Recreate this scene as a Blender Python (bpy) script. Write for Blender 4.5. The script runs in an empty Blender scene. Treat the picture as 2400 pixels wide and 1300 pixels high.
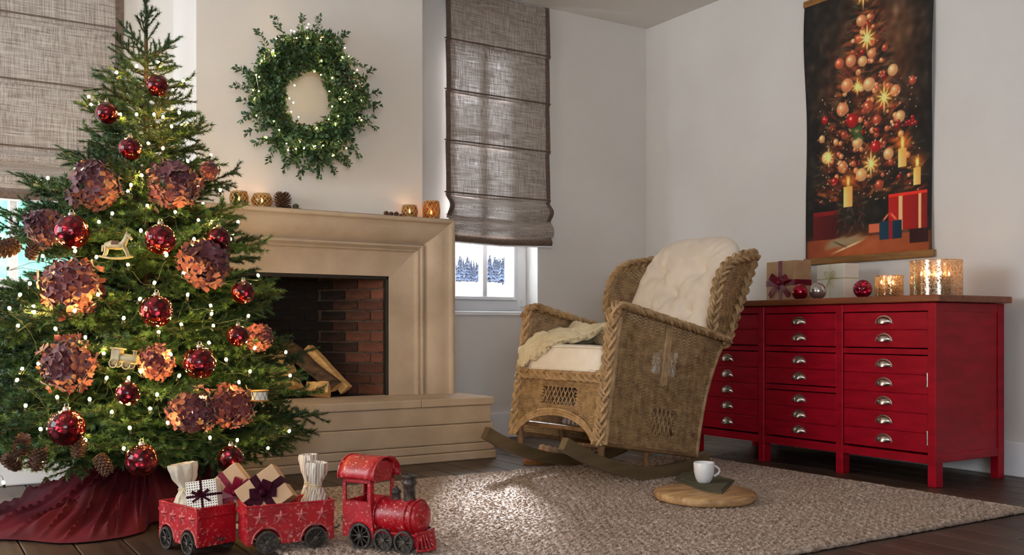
import bpy, bmesh, math, random
import numpy as np
from mathutils import Vector, Matrix, Euler

random.seed(7); RNG = np.random.default_rng(7)
scn = bpy.context.scene
COL = scn.collection
PI = math.pi

# ------------------------------------------------------------------ camera, world, light, exposure
F, HY, CH = 2260.0, 770.0, 0.72          # focal length in px, horizon row, eye height (m)
YAW = math.radians(32.5)
CC, SS = math.cos(YAW), math.sin(YAW)
cam_d = bpy.data.cameras.new('camera'); cam = bpy.data.objects.new('camera', cam_d); COL.objects.link(cam)
cam.location = (0, 0, CH); cam.rotation_euler = (PI/2, 0, -YAW)
cam_d.sensor_width = 36; cam_d.lens = F/2400*36; cam_d.shift_y = (HY-650)/2400
cam_d.clip_end = 2000; cam_d.clip_start = 0.05
scn.camera = cam

SKY = 14.0
wd = bpy.data.worlds.new('overcast_sky'); scn.world = wd; wd.use_nodes = True
bg = wd.node_tree.nodes['Background']; bg.inputs[0].default_value = (0.86, 0.93, 1.0, 1); bg.inputs[1].default_value = SKY

sun_d = bpy.data.lights.new('low_winter_sun', 'SUN'); sun = bpy.data.objects.new('low_winter_sun', sun_d); COL.objects.link(sun)
sun_d.energy = 95.0; sun_d.angle = math.radians(10); sun_d.color = (0.78, 0.88, 1.0)
sdir = Vector((-0.47, -0.88, -0.46))
sun.rotation_euler = sdir.to_track_quat('-Z', 'Y').to_euler()

vs = scn.view_settings
scn.display_settings.display_device = 'sRGB'
vs.view_transform = 'Standard'; vs.look = 'None'; vs.gamma = 1.0; vs.use_curve_mapping = False
vs.exposure = -0.06
scn.cycles.max_bounces = 7; scn.cycles.diffuse_bounces = 4; scn.cycles.glossy_bounces = 3; scn.cycles.transparent_max_bounces = 24
scn.cycles.caustics_reflective = False; scn.cycles.caustics_refractive = False
scn.cycles.sample_clamp_indirect = 6.0
scn.cycles.use_denoising = True; scn.cycles.use_adaptive_sampling = True; scn.cycles.adaptive_threshold = 0.06; scn.cycles.adaptive_min_samples = 16

def portal(loc, rot, sx, sy, name):
    d = bpy.data.lights.new(name, 'AREA'); d.shape = 'RECTANGLE'; d.size = sx; d.size_y = sy
    o = bpy.data.objects.new(name, d); o.location = loc; o.rotation_euler = rot; COL.objects.link(o)
    d.cycles.is_portal = True
    return o

# ------------------------------------------------------------------ picture-to-place arithmetic (used once, to find real positions)
def ray(px):
    dx = (px-1200)/F
    return dx*CC+SS, -dx*SS+CC
def onY(px, py, Y):
    a, b = ray(px); d = Y/b
    return Vector((a*d, Y, CH-(py-HY)/F*d))
def onX(px, py, X):
    a, b = ray(px); d = X/a
    return Vector((X, b*d, CH-(py-HY)/F*d))
def atD(px, py, d):
    a, b = ray(px)
    return Vector((a*d, b*d, CH-(py-HY)/F*d))
def onZ(px, py, z):
    return atD(px, py, (CH-z)*F/(py-HY))

# ------------------------------------------------------------------ materials
def lin(c):
    return tuple(((v/255)/12.92 if v/255 <= 0.04045 else ((v/255+0.055)/1.055)**2.4) for v in c)
MATS = {}
def nt(name):
    m = bpy.data.materials.new(name); m.use_nodes = True
    t = m.node_tree; b = t.nodes['Principled BSDF']
    MATS[name] = m
    return m, t, b
def N(t, kind, **kw):
    n = t.nodes.new(kind)
    for k, v in kw.items():
        if k == 'inp':
            for i, x in v.items(): n.inputs[i].default_value = x
        else: setattr(n, k, v)
    return n
def coords(t, scale=(1,1,1), obj=True):
    tc = N(t, 'ShaderNodeTexCoord'); mp = N(t, 'ShaderNodeMapping'); mp.inputs['Scale'].default_value = scale
    t.links.new(tc.outputs['Object' if obj else 'Generated'], mp.inputs[0])
    return mp.outputs[0]
def mixc(t, fac, a, b, blend='MIX'):
    n = N(t, 'ShaderNodeMix', data_type='RGBA', blend_type=blend)
    for sock, v in ((n.inputs[0], fac), (n.inputs[6], a), (n.inputs[7], b)):
        if isinstance(v, (int, float)): sock.default_value = v
        elif isinstance(v, tuple): sock.default_value = (*v[:3], 1)
        else: t.links.new(v, sock)
    return n.outputs[2]
def ramp(t, fac, lo, hi):
    n = N(t, 'ShaderNodeMapRange'); n.inputs[1].default_value = lo; n.inputs[2].default_value = hi
    t.links.new(fac, n.inputs[0]); return n.outputs[0]
def noise(t, vec, scale, detail=4, rough=0.55):
    n = N(t, 'ShaderNodeTexNoise'); n.inputs['Scale'].default_value = scale; n.inputs['Detail'].default_value = detail
    n.inputs['Roughness'].default_value = rough
    t.links.new(vec, n.inputs['Vector']); return n.outputs[0]
def bump(t, b, h, strength=0.3, dist=0.01):
    n = N(t, 'ShaderNodeBump'); n.inputs['Strength'].default_value = strength; n.inputs['Distance'].default_value = dist
    t.links.new(h, n.inputs['Height']); t.links.new(n.outputs[0], b.inputs['Normal'])
def mat(name, c1, c2=None, rough=0.6, metal=0.0, scale=12, stretch=(1,1,1), lo=0.35, hi=0.65, bs=0.0, bscale=None, bd=0.004,
        rand=0.0, sheen=0.0, coat=0.0, spec=0.5, detail=4):
    """Two tones mixed by noise, optional fine relief, optional tone shift from object to object."""
    m, t, b = nt(name)
    v = coords(t, stretch)
    a1 = lin(c1); a2 = lin(c2) if c2 else tuple(x*0.8 for x in a1)
    f = ramp(t, noise(t, v, scale, detail), lo, hi)
    c = mixc(t, f, a1, a2)
    if rand:
        oi = N(t, 'ShaderNodeObjectInfo')
        hs = N(t, 'ShaderNodeHueSaturation'); t.links.new(c, hs.inputs['Color'])
        mr = N(t, 'ShaderNodeMapRange'); mr.inputs[3].default_value = 1-rand; mr.inputs[4].default_value = 1+rand
        t.links.new(oi.outputs['Random'], mr.inputs[0]); t.links.new(mr.outputs[0], hs.inputs['Value']); c = hs.outputs[0]
    t.links.new(c, b.inputs['Base Color'])
    b.inputs['Roughness'].default_value = rough; b.inputs['Metallic'].default_value = metal
    b.inputs['Specular IOR Level'].default_value = spec
    if sheen: b.inputs['Sheen Weight'].default_value = sheen
    if coat: b.inputs['Coat Weight'].default_value = coat; b.inputs['Coat Roughness'].default_value = 0.1
    if bs: bump(t, b, noise(t, v, bscale or scale*4, 3), bs, bd)
    return m
def emis(name, c, s):
    m, t, b = nt(name)
    b.inputs['Base Color'].default_value = (*c, 1); b.inputs['Emission Color'].default_value = (*c, 1); b.inputs['Emission Strength'].default_value = s
    return m

mat('wall_paint', (224,220,215), (218,213,208), rough=0.85, scale=1.5, bs=0.12, bscale=30)
mat('ceiling_paint', (224,220,215), (219,215,210), rough=0.9, scale=2)
mat('white_paint', (246,247,250), (240,242,246), rough=0.4, scale=5)
mat('stone', (194,174,151), (166,145,122), rough=0.8, scale=3.0, lo=0.3, hi=0.7, bs=0.25, bscale=60, detail=8)
mat('brick', (120,70,50), (84,50,38), rough=0.9, scale=14, rand=0.35, bs=0.5, bscale=50)
mat('mortar_soot_shade', (34,28,25), (20,16,14), rough=0.95, scale=20, bs=0.4)  # sooty mortar with the firebox shade put into its colour
mat('mortar', (96,80,67), (62,52,45), rough=0.95, scale=20, bs=0.4)
mat('soot_metal', (26,22,20), (40,30,24), rough=0.7, scale=20)
mat('oak_cut', (216,174,112), (190,142,86), rough=0.8, scale=6, stretch=(1,8,8), bs=0.3)
mat('bark', (104,76,52), (58,42,32), rough=0.95, scale=18, stretch=(0.5,2,2), bs=0.9, bd=0.01)
mat('floor_base', (30,24,20), rough=0.9)
mat('red_lacquer', (164,12,34), (142,7,26), rough=0.38, scale=7, stretch=(1,1,4), bs=0.06, bscale=60, spec=0.16)
mat('top_wood', (140,72,34), (104,48,22), rough=0.42, scale=5, stretch=(6,0.7,6), lo=0.3, hi=0.7, bs=0.1)
mat('pewter', (206,194,184), (182,168,156), rough=0.3, metal=1.0, scale=30)
mat('wicker', (190,156,112), (138,106,70), rough=0.6, scale=26, lo=0.3, hi=0.7, bs=0.2, bscale=200)
mat('wicker_panel', (184,150,106), (128,98,64), rough=0.65, scale=26, lo=0.3, hi=0.7, bs=0.2, bscale=200)
mat('wicker_dark', (132,98,62), (100,72,44), rough=0.65, scale=20)
mat('rocker_wood', (104,86,58), (84,68,44), rough=0.5, scale=5, stretch=(1,6,6))
mat('linen_cushion', (228,214,198), (216,201,184), rough=0.9, scale=9, bs=0.25, bscale=400, bd=0.001, sheen=0.2)
mat('seat_canvas', (236,226,210), (224,212,194), rough=0.9, scale=8, bs=0.3, bscale=300, bd=0.002, sheen=0.2)
mat('velvet', (80,2,16), (50,0,9), rough=0.7, scale=5, sheen=0.1, bs=0.1, spec=0.25)
MATS['velvet'].node_tree.nodes['Principled BSDF'].inputs['Sheen Tint'].default_value = (0.9, 0.2, 0.3, 1)
mat('needle', (66,94,44), (34,64,38), rough=0.5, scale=9, rand=0.3, spec=0.4)
mat('twig_bark', (96,70,46), (64,46,30), rough=0.9, scale=30)
mat('wire_green', (30,44,28), rough=0.6)
mat('petal', (104,28,42), (58,13,26), rough=0.6, scale=16, rand=0.15, sheen=0.3)
mat('petal_rust', (126,38,38), (82,20,28), rough=0.6, scale=16, rand=0.15, sheen=0.3)
mat('cone_scale', (112,74,50), (70,44,32), rough=0.8, scale=30, rand=0.2)
mat('cream_metal', (196,178,140), (160,140,102), rough=0.5, scale=25, metal=0.2)
mat('kraft', (190,152,114), (178,140,104), rough=0.7, scale=20, bs=0.05)
mat('white_paper', (232,224,210), (224,216,202), rough=0.6, scale=12)
mat('ribbon_wine', (132,10,44), (98,4,30), rough=0.4, scale=30, spec=0.35)
mat('ribbon_plum', (58,6,24), (38,3,16), rough=0.6, scale=30, spec=0.08)
mat('ribbon_gold', (206,196,140), (186,176,120), rough=0.4, scale=30)
mat('sack_cloth', (206,192,172), (184,168,148), rough=0.95, scale=10, bs=0.5, bscale=300, bd=0.002)
mat('cord', (206,186,150), rough=0.9)
mat('train_dark', (62,56,52), (112,100,88), rough=0.55, metal=0.5, scale=60, lo=0.45, hi=0.75)
mat('worn_red', (196,110,104), (150,20,34), rough=0.5, scale=90, lo=0.42, hi=0.6)
mat('leaf', (78,108,58), (46,76,48), rough=0.5, scale=10, rand=0.25)
mat('mug_glaze', (226,224,226), (218,216,218), rough=0.3, scale=6)
mat('napkin', (86,82,60), (70,66,48), rough=0.95, scale=20, bs=0.3, bscale=300)
mat('board_wood', (196,160,112), (140,100,64), rough=0.6, scale=5, stretch=(1,5,5), lo=0.35, hi=0.65, bs=0.15)
mat('candle_wax', (120,112,106), (96,90,90), rough=0.5, scale=30)
mat('ivory_wax', (232,216,180), rough=0.5)
mat('slipper_fur', (214,190,166), (176,140,112), rough=1.0, scale=40, bs=1.0, bscale=120, bd=0.02)
mat('slipper_pink', (170,112,92), (140,80,66), rough=0.95, scale=20, bs=0.6)
mat('slipper_sole', (158,116,70), (120,84,50), rough=0.8, scale=14)
mat('tapestry_back', (70,62,52), rough=0.95)
mat('rod_wood', (150,104,48), (120,80,36), rough=0.5, scale=6, stretch=(6,1,6))
mat('snow', (238,242,250), rough=0.9, scale=0.2)
mat('fir_far', (16,26,44), (8,15,28), rough=0.9, scale=2.0)
mat('hedge', (84,140,118), (54,104,84), rough=0.8, scale=3, rand=0.2)
mat('acorn', (96,92,56), (70,64,40), rough=0.5, scale=20)
mat('saucer', (206,196,200), rough=0.4)
emis('bulb_glow', (1.0, 0.60, 0.14), 520)
emis('wreath_bulb_glow', (1.0, 0.66, 0.26), 130)
emis('flame', (1.0, 0.58, 0.2), 30)

def special_mats():
    # weathered boards, tone shifting board to board
    m, t, b = nt('floor_wood'); v = coords(t, (14, 1.2, 14))
    n1 = noise(t, v, 2.0, 6, 0.6); oi = N(t, 'ShaderNodeObjectInfo')
    c = mixc(t, ramp(t, n1, 0.3, 0.7), lin((86,67,55)), lin((47,34,28)))
    hs = N(t, 'ShaderNodeHueSaturation'); t.links.new(c, hs.inputs['Color']); mr = N(t, 'ShaderNodeMapRange')
    mr.inputs[3].default_value = 0.75; mr.inputs[4].default_value = 1.2
    t.links.new(oi.outputs['Random'], mr.inputs[0]); t.links.new(mr.outputs[0], hs.inputs['Value'])
    t.links.new(hs.outputs[0], b.inputs['Base Color']); b.inputs['Roughness'].default_value = 0.42
    bump(t, b, n1, 0.25, 0.003)
    # chipped toy paint
    m, t, b = nt('toy_red'); v = coords(t)
    base = mixc(t, ramp(t, noise(t, v, 14, 3), 0.35, 0.65), lin((176,14,30)), lin((146,6,22)))
    chips = ramp(t, noise(t, v, 95, 6, 0.7), 0.56, 0.66)
    area = ramp(t, noise(t, v, 11, 2), 0.30, 0.60)
    mu = N(t, 'ShaderNodeMath', operation='MULTIPLY'); t.links.new(chips, mu.inputs[0]); t.links.new(area, mu.inputs[1])
    c = mixc(t, mu.outputs[0], base, lin((222,178,160)))
    t.links.new(c, b.inputs['Base Color']); b.inputs['Roughness'].default_value = 0.38; bump(t, b, mu.outputs[0], 0.3, 0.001)
    # crackled red mirror glass
    for nm, c1, c2, sc, st in (('red_glass', (178,12,34), (104,0,14), 46, 0.55), ('pink_glass', (196,30,74), (140,6,44), 55, 0.9), ('plain_red_glass', (186,16,56), (140,4,34), 25, 0.08), ('silver_glass', (214,206,200), (160,150,146), 18, 0.1)):
        m, t, b = nt(nm); v = coords(t)
        vo = N(t, 'ShaderNodeTexVoronoi'); vo.inputs['Scale'].default_value = sc; t.links.new(v, vo.inputs['Vector'])
        c = mixc(t, ramp(t, noise(t, v, 20, 4), 0.35, 0.65), lin(c1), lin(c2))
        if nm == 'red_glass': c = mixc(t, ramp(t, vo.outputs['Distance'], 0.1, 0.75), c, lin((60,0,8)))
        t.links.new(c, b.inputs['Base Color']); b.inputs['Metallic'].default_value = 0.85; b.inputs['Roughness'].default_value = 0.16
        b.inputs['Coat Weight'].default_value = 0.5
        bump(t, b, vo.outputs['Distance'], st, 0.02)
    # open linen weave, lets daylight through
    m, t, b = nt('linen_blind'); t.nodes.remove(b); out = t.nodes['Material Output']
    tc = N(t, 'ShaderNodeTexCoord')
    def strands(sx, sz, sc):
        mp = N(t, 'ShaderNodeMapping'); mp.inputs['Scale'].default_value = (sx, 1, sz); t.links.new(tc.outputs['Object'], mp.inputs[0])
        return noise(t, mp.outputs[0], sc, 3, 0.6)
    a = strands(1, 0.025, 260); bb_ = strands(0.03, 1, 230)
    ad = N(t, 'ShaderNodeMath', operation='ADD'); t.links.new(a, ad.inputs[0]); t.links.new(bb_, ad.inputs[1])
    f = ramp(t, ad.outputs[0], 0.8, 1.2)
    c = mixc(t, f, lin((124,112,104)), lin((186,175,167)))
    df = N(t, 'ShaderNodeBsdfDiffuse'); tr = N(t, 'ShaderNodeBsdfTranslucent'); tp = N(t, 'ShaderNodeBsdfTransparent')
    t.links.new(c, df.inputs[0]); t.links.new(c, tr.inputs[0])
    m1 = N(t, 'ShaderNodeMixShader'); m1.inputs[0].default_value = 0.026; t.links.new(df.outputs[0], m1.inputs[1]); t.links.new(tr.outputs[0], m1.inputs[2])
    m2 = N(t, 'ShaderNodeMixShader'); f2 = ramp(t, ad.outputs[0], 1.12, 4.0); t.links.new(f2, m2.inputs[0])
    t.links.new(m1.outputs[0], m2.inputs[1]); t.links.new(tp.outputs[0], m2.inputs[2]); t.links.new(m2.outputs[0], out.inputs[0])
    mat('blind_band', (112,94,82), (92,76,66), rough=0.95, scale=60)
    # window glass
    m, t, b = nt('pane_glass'); t.nodes.remove(b); out = t.nodes['Material Output']
    tp = N(t, 'ShaderNodeBsdfTransparent'); gl = N(t, 'ShaderNodeBsdfGlossy'); gl.inputs['Roughness'].default_value = 0.02
    mx = N(t, 'ShaderNodeMixShader'); mx.inputs[0].default_value = 0.05
    t.links.new(tp.outputs[0], mx.inputs[1]); t.links.new(gl.outputs[0], mx.inputs[2]); t.links.new(mx.outputs[0], out.inputs[0])
    # tinted lantern glass and speckled mercury glass
    for nm, tint, gcol, lo, hi in (('amber_glass', (240,212,172), (190,150,104), 0.50, 0.75), ('grey_glass', (226,212,186), (170,150,120), 0.50, 0.75), ('mercury_glass', (250,236,220), (222,206,190), 0.46, 0.60)):
        m, t, b = nt(nm); t.nodes.remove(b); out = t.nodes['Material Output']; v = coords(t)
        tp = N(t, 'ShaderNodeBsdfTransparent', inp={0: (*lin(tint), 1)}); gl = N(t, 'ShaderNodeBsdfGlossy', inp={0: (*lin(gcol), 1)}); gl.inputs['Roughness'].default_value = 0.15
        tl = N(t, 'ShaderNodeBsdfTranslucent', inp={0: (*lin(gcol), 1)})
        m0 = N(t, 'ShaderNodeMixShader', inp={0: 0.45}); t.links.new(gl.outputs[0], m0.inputs[1]); t.links.new(tl.outputs[0], m0.inputs[2])
        mx = N(t, 'ShaderNodeMixShader'); t.links.new(ramp(t, noise(t, v, 160 if nm == 'mercury_glass' else 40, 4), lo, hi), mx.inputs[0])
        t.links.new(tp.outputs[0], mx.inputs[1]); t.links.new(m0.outputs[0], mx.inputs[2]); t.links.new(mx.outputs[0], out.inputs[0])
    # braided jute
    m, t, b = nt('jute'); v = coords(t)
    c = mixc(t, ramp(t, noise(t, v, 55, 4, 0.7), 0.32, 0.66), lin((94,76,65)), lin((206,187,172)))
    c = mixc(t, ramp(t, noise(t, v, 3.0, 3), 0.3, 1.4), c, lin((150,122,104)))
    t.links.new(c, b.inputs['Base Color']); b.inputs['Roughness'].default_value = 1.0; b.inputs['Specular IOR Level'].default_value = 0.05
    bump(t, b, noise(t, v, 180, 4, 0.7), 0.5, 0.006)
    # knitted throw
    m, t, b = nt('knit'); v = coords(t)
    c = mixc(t, ramp(t, noise(t, v, 8, 3), 0.3, 0.7), lin((226,210,174)), lin((200,182,142)))
    t.links.new(c, b.inputs['Base Color']); b.inputs['Roughness'].default_value = 0.95; b.inputs['Sheen Weight'].default_value = 0.3
    bump(t, b, noise(t, v, 140, 3), 0.5, 0.004)
    # striped sack, dotted paper
    m, t, b = nt('striped_cloth'); v = coords(t)
    w = N(t, 'ShaderNodeTexWave', bands_direction='X'); w.inputs['Scale'].default_value = 38; w.inputs['Distortion'].default_value = 0.8; t.links.new(v, w.inputs[0])
    c = mixc(t, ramp(t, w.outputs[1], 0.55, 0.7), lin((216,204,188)), lin((168,152,138)))
    t.links.new(c, b.inputs['Base Color']); b.inputs['Roughness'].default_value = 0.95; bump(t, b, noise(t, v, 300, 3), 0.4, 0.002)
    m, t, b = nt('dotted_paper'); tc = N(t, 'ShaderNodeTexCoord')
    mp = N(t, 'ShaderNodeMapping'); mp.inputs['Scale'].default_value = (125,125,125); t.links.new(tc.outputs['Object'], mp.inputs[0])
    fr = N(t, 'ShaderNodeVectorMath', operation='FRACTION'); t.links.new(mp.outputs[0], fr.inputs[0])
    sb = N(t, 'ShaderNodeVectorMath', operation='SUBTRACT'); sb.inputs[1].default_value = (0.5,0.5,0.5); t.links.new(fr.outputs[0], sb.inputs[0])
    sx = N(t, 'ShaderNodeSeparateXYZ'); t.links.new(sb.outputs[0], sx.inputs[0])
    cx = N(t, 'ShaderNodeCombineXYZ'); t.links.new(sx.outputs[1], cx.inputs[0]); t.links.new(sx.outputs[2], cx.inputs[1])
    ln = N(t, 'ShaderNodeVectorMath', operation='LENGTH'); t.links.new(cx.outputs[0], ln.inputs[0])
    c = mixc(t, ramp(t, ln.outputs['Value'], 0.22, 0.3), lin((40,28,30)), lin((232,222,206)))
    t.links.new(c, b.inputs['Base Color']); b.inputs['Roughness'].default_value = 0.6
    # snow-laden firs: snow lies on what faces up
    m, t, b = nt('snowy_fir'); v = coords(t)
    ge = N(t, 'ShaderNodeNewGeometry'); sp = N(t, 'ShaderNodeSeparateXYZ'); t.links.new(ge.outputs['Normal'], sp.inputs[0])
    ad = N(t, 'ShaderNodeMath', operation='ADD'); t.links.new(sp.outputs[2], ad.inputs[0]); t.links.new(noise(t, v, 1.6, 3), ad.inputs[1])
    c = mixc(t, ramp(t, ad.outputs[0], 0.95, 1.35), lin((8,14,28)), lin((64,76,100)))
    t.links.new(c, b.inputs['Base Color']); b.inputs['Roughness'].default_value = 0.9
    # painted print, colour carried by the cloth itself
    m, t, b = nt('print'); at = N(t, 'ShaderNodeVertexColor'); at.layer_name = 'paint'
    t.links.new(at.outputs[0], b.inputs['Base Color']); b.inputs['Roughness'].default_value = 0.75
    bump(t, b, noise(t, coords(t), 300, 2), 0.15, 0.002)
    # fired brick under soot and painted firebox shade: each brick carries its darkness
    b = MATS['brick'].node_tree.nodes['Principled BSDF']; t = MATS['brick'].node_tree; src = b.inputs['Base Color'].links[0].from_socket
    oi = N(t, 'ShaderNodeObjectInfo'); sp = N(t, 'ShaderNodeSeparateXYZ'); t.links.new(oi.outputs['Color'], sp.inputs[0])
    ad = N(t, 'ShaderNodeMath', operation='ADD'); t.links.new(sp.outputs[0], ad.inputs[0]); t.links.new(ramp(t, noise(t, coords(t), 2.5, 3), 0.2, 1.2), ad.inputs[1])
    t.links.new(mixc(t, ramp(t, ad.outputs[0], 0.35, 1.25), src, lin((22,18,16))), b.inputs['Base Color'])
special_mats()

# ------------------------------------------------------------------ mesh helpers
class MB:
    def __init__(s): s.v = []; s.f = []; s.m = []; s.flat = set()
    def add(s, verts, faces, mi=0, flat=False):
        if flat: s.flat.update(range(len(s.f), len(s.f)+len(faces)))
        o = len(s.v); s.v.extend([tuple(p) for p in verts]); s.f.extend([tuple(i+o for i in f) for f in faces]); s.m.extend([mi]*len(faces)); return s
    def box(s, lo, hi, mi=0):
        x0,y0,z0 = lo; x1,y1,z1 = hi
        return s.add([(x0,y0,z0),(x1,y0,z0),(x1,y1,z0),(x0,y1,z0),(x0,y0,z1),(x1,y0,z1),(x1,y1,z1),(x0,y1,z1)],
              [(0,3,2,1),(4,5,6,7),(0,1,5,4),(1,2,6,5),(2,3,7,6),(3,0,4,7)], mi, True)
    def bbox(s, lo, hi, bev=0.004, seg=1, mi=0):
        bm = bmesh.new(); bmesh.ops.create_cube(bm, size=1)
        for v in bm.verts: v.co = Vector([(lo[i]+hi[i])/2 + v.co[i]*(hi[i]-lo[i]) for i in range(3)])
        bmesh.ops.bevel(bm, geom=bm.edges[:], offset=min(bev, 0.45*min(abs(hi[i]-lo[i]) for i in range(3))), segments=seg, affect='EDGES', profile=0.5)
        bm.verts.index_update(); s.add([v.co[:] for v in bm.verts], [[v.index for v in f.verts] for f in bm.faces], mi, True); bm.free(); return s
    def tube(s, pts, r, n=6, caps=True, closed=False, mi=0, flat=1.0):
        P = [Vector(p) for p in pts]; k = len(P); R = r if hasattr(r, '__len__') else [r]*k
        up = None; V = []; Fs = []
        for i in range(k):
            if closed: tg = P[(i+1) % k]-P[i-1]
            else: tg = P[min(i+1,k-1)]-P[max(i-1,0)]
            tg = tg.normalized() if tg.length > 1e-9 else Vector((0,0,1))
            if up is None:
                a = Vector((0,0,1)) if abs(tg.z) < 0.9 else Vector((1,0,0)); up = (a-tg*a.dot(tg)).normalized()
            else:
                up = up-tg*up.dot(tg); up = up.normalized() if up.length > 1e-6 else tg.orthogonal().normalized()
            sd = tg.cross(up)
            for j in range(n):
                a = 2*PI*j/n; V.append(P[i]+(up*math.cos(a)*flat+sd*math.sin(a))*R[i])
        for i in range(k if closed else k-1):
            for j in range(n):
                a = i*n; b = ((i+1) % k)*n; Fs.append((a+j, a+(j+1) % n, b+(j+1) % n, b+j))
        if caps and not closed:
            Fs.append(tuple(range(n-1,-1,-1))); Fs.append(tuple((k-1)*n+j for j in range(n)))
        return s.add(V, Fs, mi)
    def lathe(s, prof, n=24, c=(0,0,0), mi=0, wob=None):
        V = []; Fs = []
        for i, (r, z) in enumerate(prof):
            for j in range(n):
                a = 2*PI*j/n; q = r*(wob(a, z) if wob else 1); V.append((c[0]+q*math.cos(a), c[1]+q*math.sin(a), c[2]+z))
        for i in range(len(prof)-1):
            for j in range(n): Fs.append((i*n+j, i*n+(j+1) % n, (i+1)*n+(j+1) % n, (i+1)*n+j))
        if prof[0][0] > 1e-6: Fs.append(tuple(range(n-1,-1,-1)))
        if prof[-1][0] > 1e-6: Fs.append(tuple((len(prof)-1)*n+j for j in range(n)))
        return s.add(V, Fs, mi)
    def prism(s, poly, d0, d1, axes=(0,2,1), mi=0):
        """polygon in axes[0],axes[1], pushed from d0 to d1 along axes[2]"""
        n = len(poly); V = []
        for d in (d0, d1):
            for p in poly:
                q = [0,0,0]; q[axes[0]] = p[0]; q[axes[1]] = p[1]; q[axes[2]] = d; V.append(tuple(q))
        Fs = [tuple(range(n)), tuple(range(2*n-1, n-1, -1))]+[((i+1) % n, i, n+i, n+(i+1) % n) for i in range(n)]
        return s.add(V, Fs, mi, True)
    def grid(s, fn, nu, nv, mi=0, wrap=False):
        V = [fn(i/(nu-1) if not wrap else i/nu, j/(nv-1)) for j in range(nv) for i in range(nu)]
        Fs = [(j*nu+i, j*nu+(i+1) % nu, (j+1)*nu+(i+1) % nu, (j+1)*nu+i) for j in range(nv-1) for i in range(nu if wrap else nu-1)]
        return s.add(V, Fs, mi)
    def ball(s, c, r, n=16, mi=0, sq=(1,1,1)):
        m = max(4, n//2); V = [(c[0], c[1], c[2]-r*sq[2])]; Fs = []
        for i in range(1, m):
            a = -PI/2+PI*i/m
            for j in range(n):
                b = 2*PI*j/n; V.append((c[0]+r*sq[0]*math.cos(a)*math.cos(b), c[1]+r*sq[1]*math.cos(a)*math.sin(b), c[2]+r*sq[2]*math.sin(a)))
        V.append((c[0], c[1], c[2]+r*sq[2]))
        for j in range(n):
            Fs.append((0, 1+(j+1) % n, 1+j)); Fs.append((len(V)-1, 1+(m-2)*n+j, 1+(m-2)*n+(j+1) % n))
        for i in range(m-2):
            for j in range(n): Fs.append((1+i*n+j, 1+i*n+(j+1) % n, 1+(i+1)*n+(j+1) % n, 1+(i+1)*n+j))
        return s.add(V, Fs, mi)
    def xform(s, M, start=0):
        s.v[start:] = [tuple(M @ Vector(p)) for p in s.v[start:]]; return s
    def mesh(s, name, mats, smooth=True, ang=62):
        me = bpy.data.meshes.new(name); me.from_pydata(s.v, [], s.f)
        for m in (mats if isinstance(mats, (list, tuple)) else [mats]): me.materials.append(MATS[m])
        if any(s.m): me.polygons.foreach_set('material_index', s.m)
        if smooth:
            me.set_sharp_from_angle(angle=math.radians(ang))
            if s.flat: me.polygons.foreach_set('use_smooth', [i not in s.flat for i in range(len(me.polygons))])
        me.update(); return me
    def obj(s, name, mats, parent=None, loc=(0,0,0), rot=(0,0,0), smooth=True, ang=62):
        bm = bmesh.new()
        me = s.mesh(name, mats, smooth, ang)
        if len(s.f) < 60000:
            bm.from_mesh(me); bmesh.ops.recalc_face_normals(bm, faces=bm.faces[:]); bm.to_mesh(me)
        bm.free()
        return place(name, me, parent, loc, rot)
def place(name, me, parent=None, loc=(0,0,0), rot=(0,0,0), scale=(1,1,1)):
    o = bpy.data.objects.new(name, me); COL.objects.link(o); o.parent = parent
    o.location = loc; o.rotation_euler = rot; o.scale = scale; return o
def tag(o, label=None, cat=None, group=None, kind=None):
    if label: o['label'] = label
    if cat: o['category'] = cat
    if group: o['group'] = group
    if kind: o['kind'] = kind
    return o
def thing(name, label, cat, loc=(0,0,0), rz=0.0, group=None, rot=None):
    o = bpy.data.objects.new(name, None); COL.objects.link(o); o.location = loc; o.rotation_euler = rot or (0,0,rz)
    o.empty_display_size = 0.05
    return tag(o, label, cat, group)
def structure(o, label=None): 
    return tag(o, label, None, None, 'structure')
def copy_tree(o, parent=None):
    c = o.copy(); COL.objects.link(c); c.parent = parent
    for ch in list(o.children): copy_tree(ch, c)
    return c
# ================================================================== the room
YL, YB, YR, XR, ZC = 5.54, 5.05, 5.40, 4.60, 2.90      # left window wall, chimney breast, right window wall, right wall, ceiling
XB0, XB1 = onY(460, 300, YB).x, onY(990, 300, YB).x     # chimney breast sides
XMIN, YMIN = -2.6, -2.6

fl = MB().box((XMIN, YMIN, -0.06), (XR, 5.6, -0.012)).obj('floor', 'floor_base'); structure(fl, 'dark weathered wooden board floor')
pw = 0.152
plank_me = MB().bbox((-pw/2+0.0025, -0.5, -0.02), (pw/2-0.0025, 0.5, 0.0), 0.0025).mesh('plank', 'floor_wood')
x = XR-pw/2; k = 0
while x > XMIN:
    y = 5.6 if x < XB0 else 5.4
    y -= (k*0.83) % 1.9
    ys = [5.58, y] if 5.58-y > 0.2 else [5.58]
    while ys[-1] > YMIN: ys.append(ys[-1]-2.6)
    for a, b_ in zip(ys[:-1], ys[1:]):
        b_ = max(b_, YMIN)
        if a-b_ < 0.02: continue
        place('plank', plank_me, fl, (x, (a+b_)/2, 0), (0,0,0), (1, a-b_-0.004, 1))
    x -= pw; k += 1

structure(MB().box((XMIN, YMIN, ZC), (XR+0.2, 5.9, ZC+0.1)).obj('ceiling', 'ceiling_paint'), 'plain off-white ceiling')
structure(MB().box((XR, YMIN, -0.02), (XR+0.2, 5.9, ZC)).obj('wall_right', 'wall_paint'), 'plain off-white wall behind the red chest')

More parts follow.
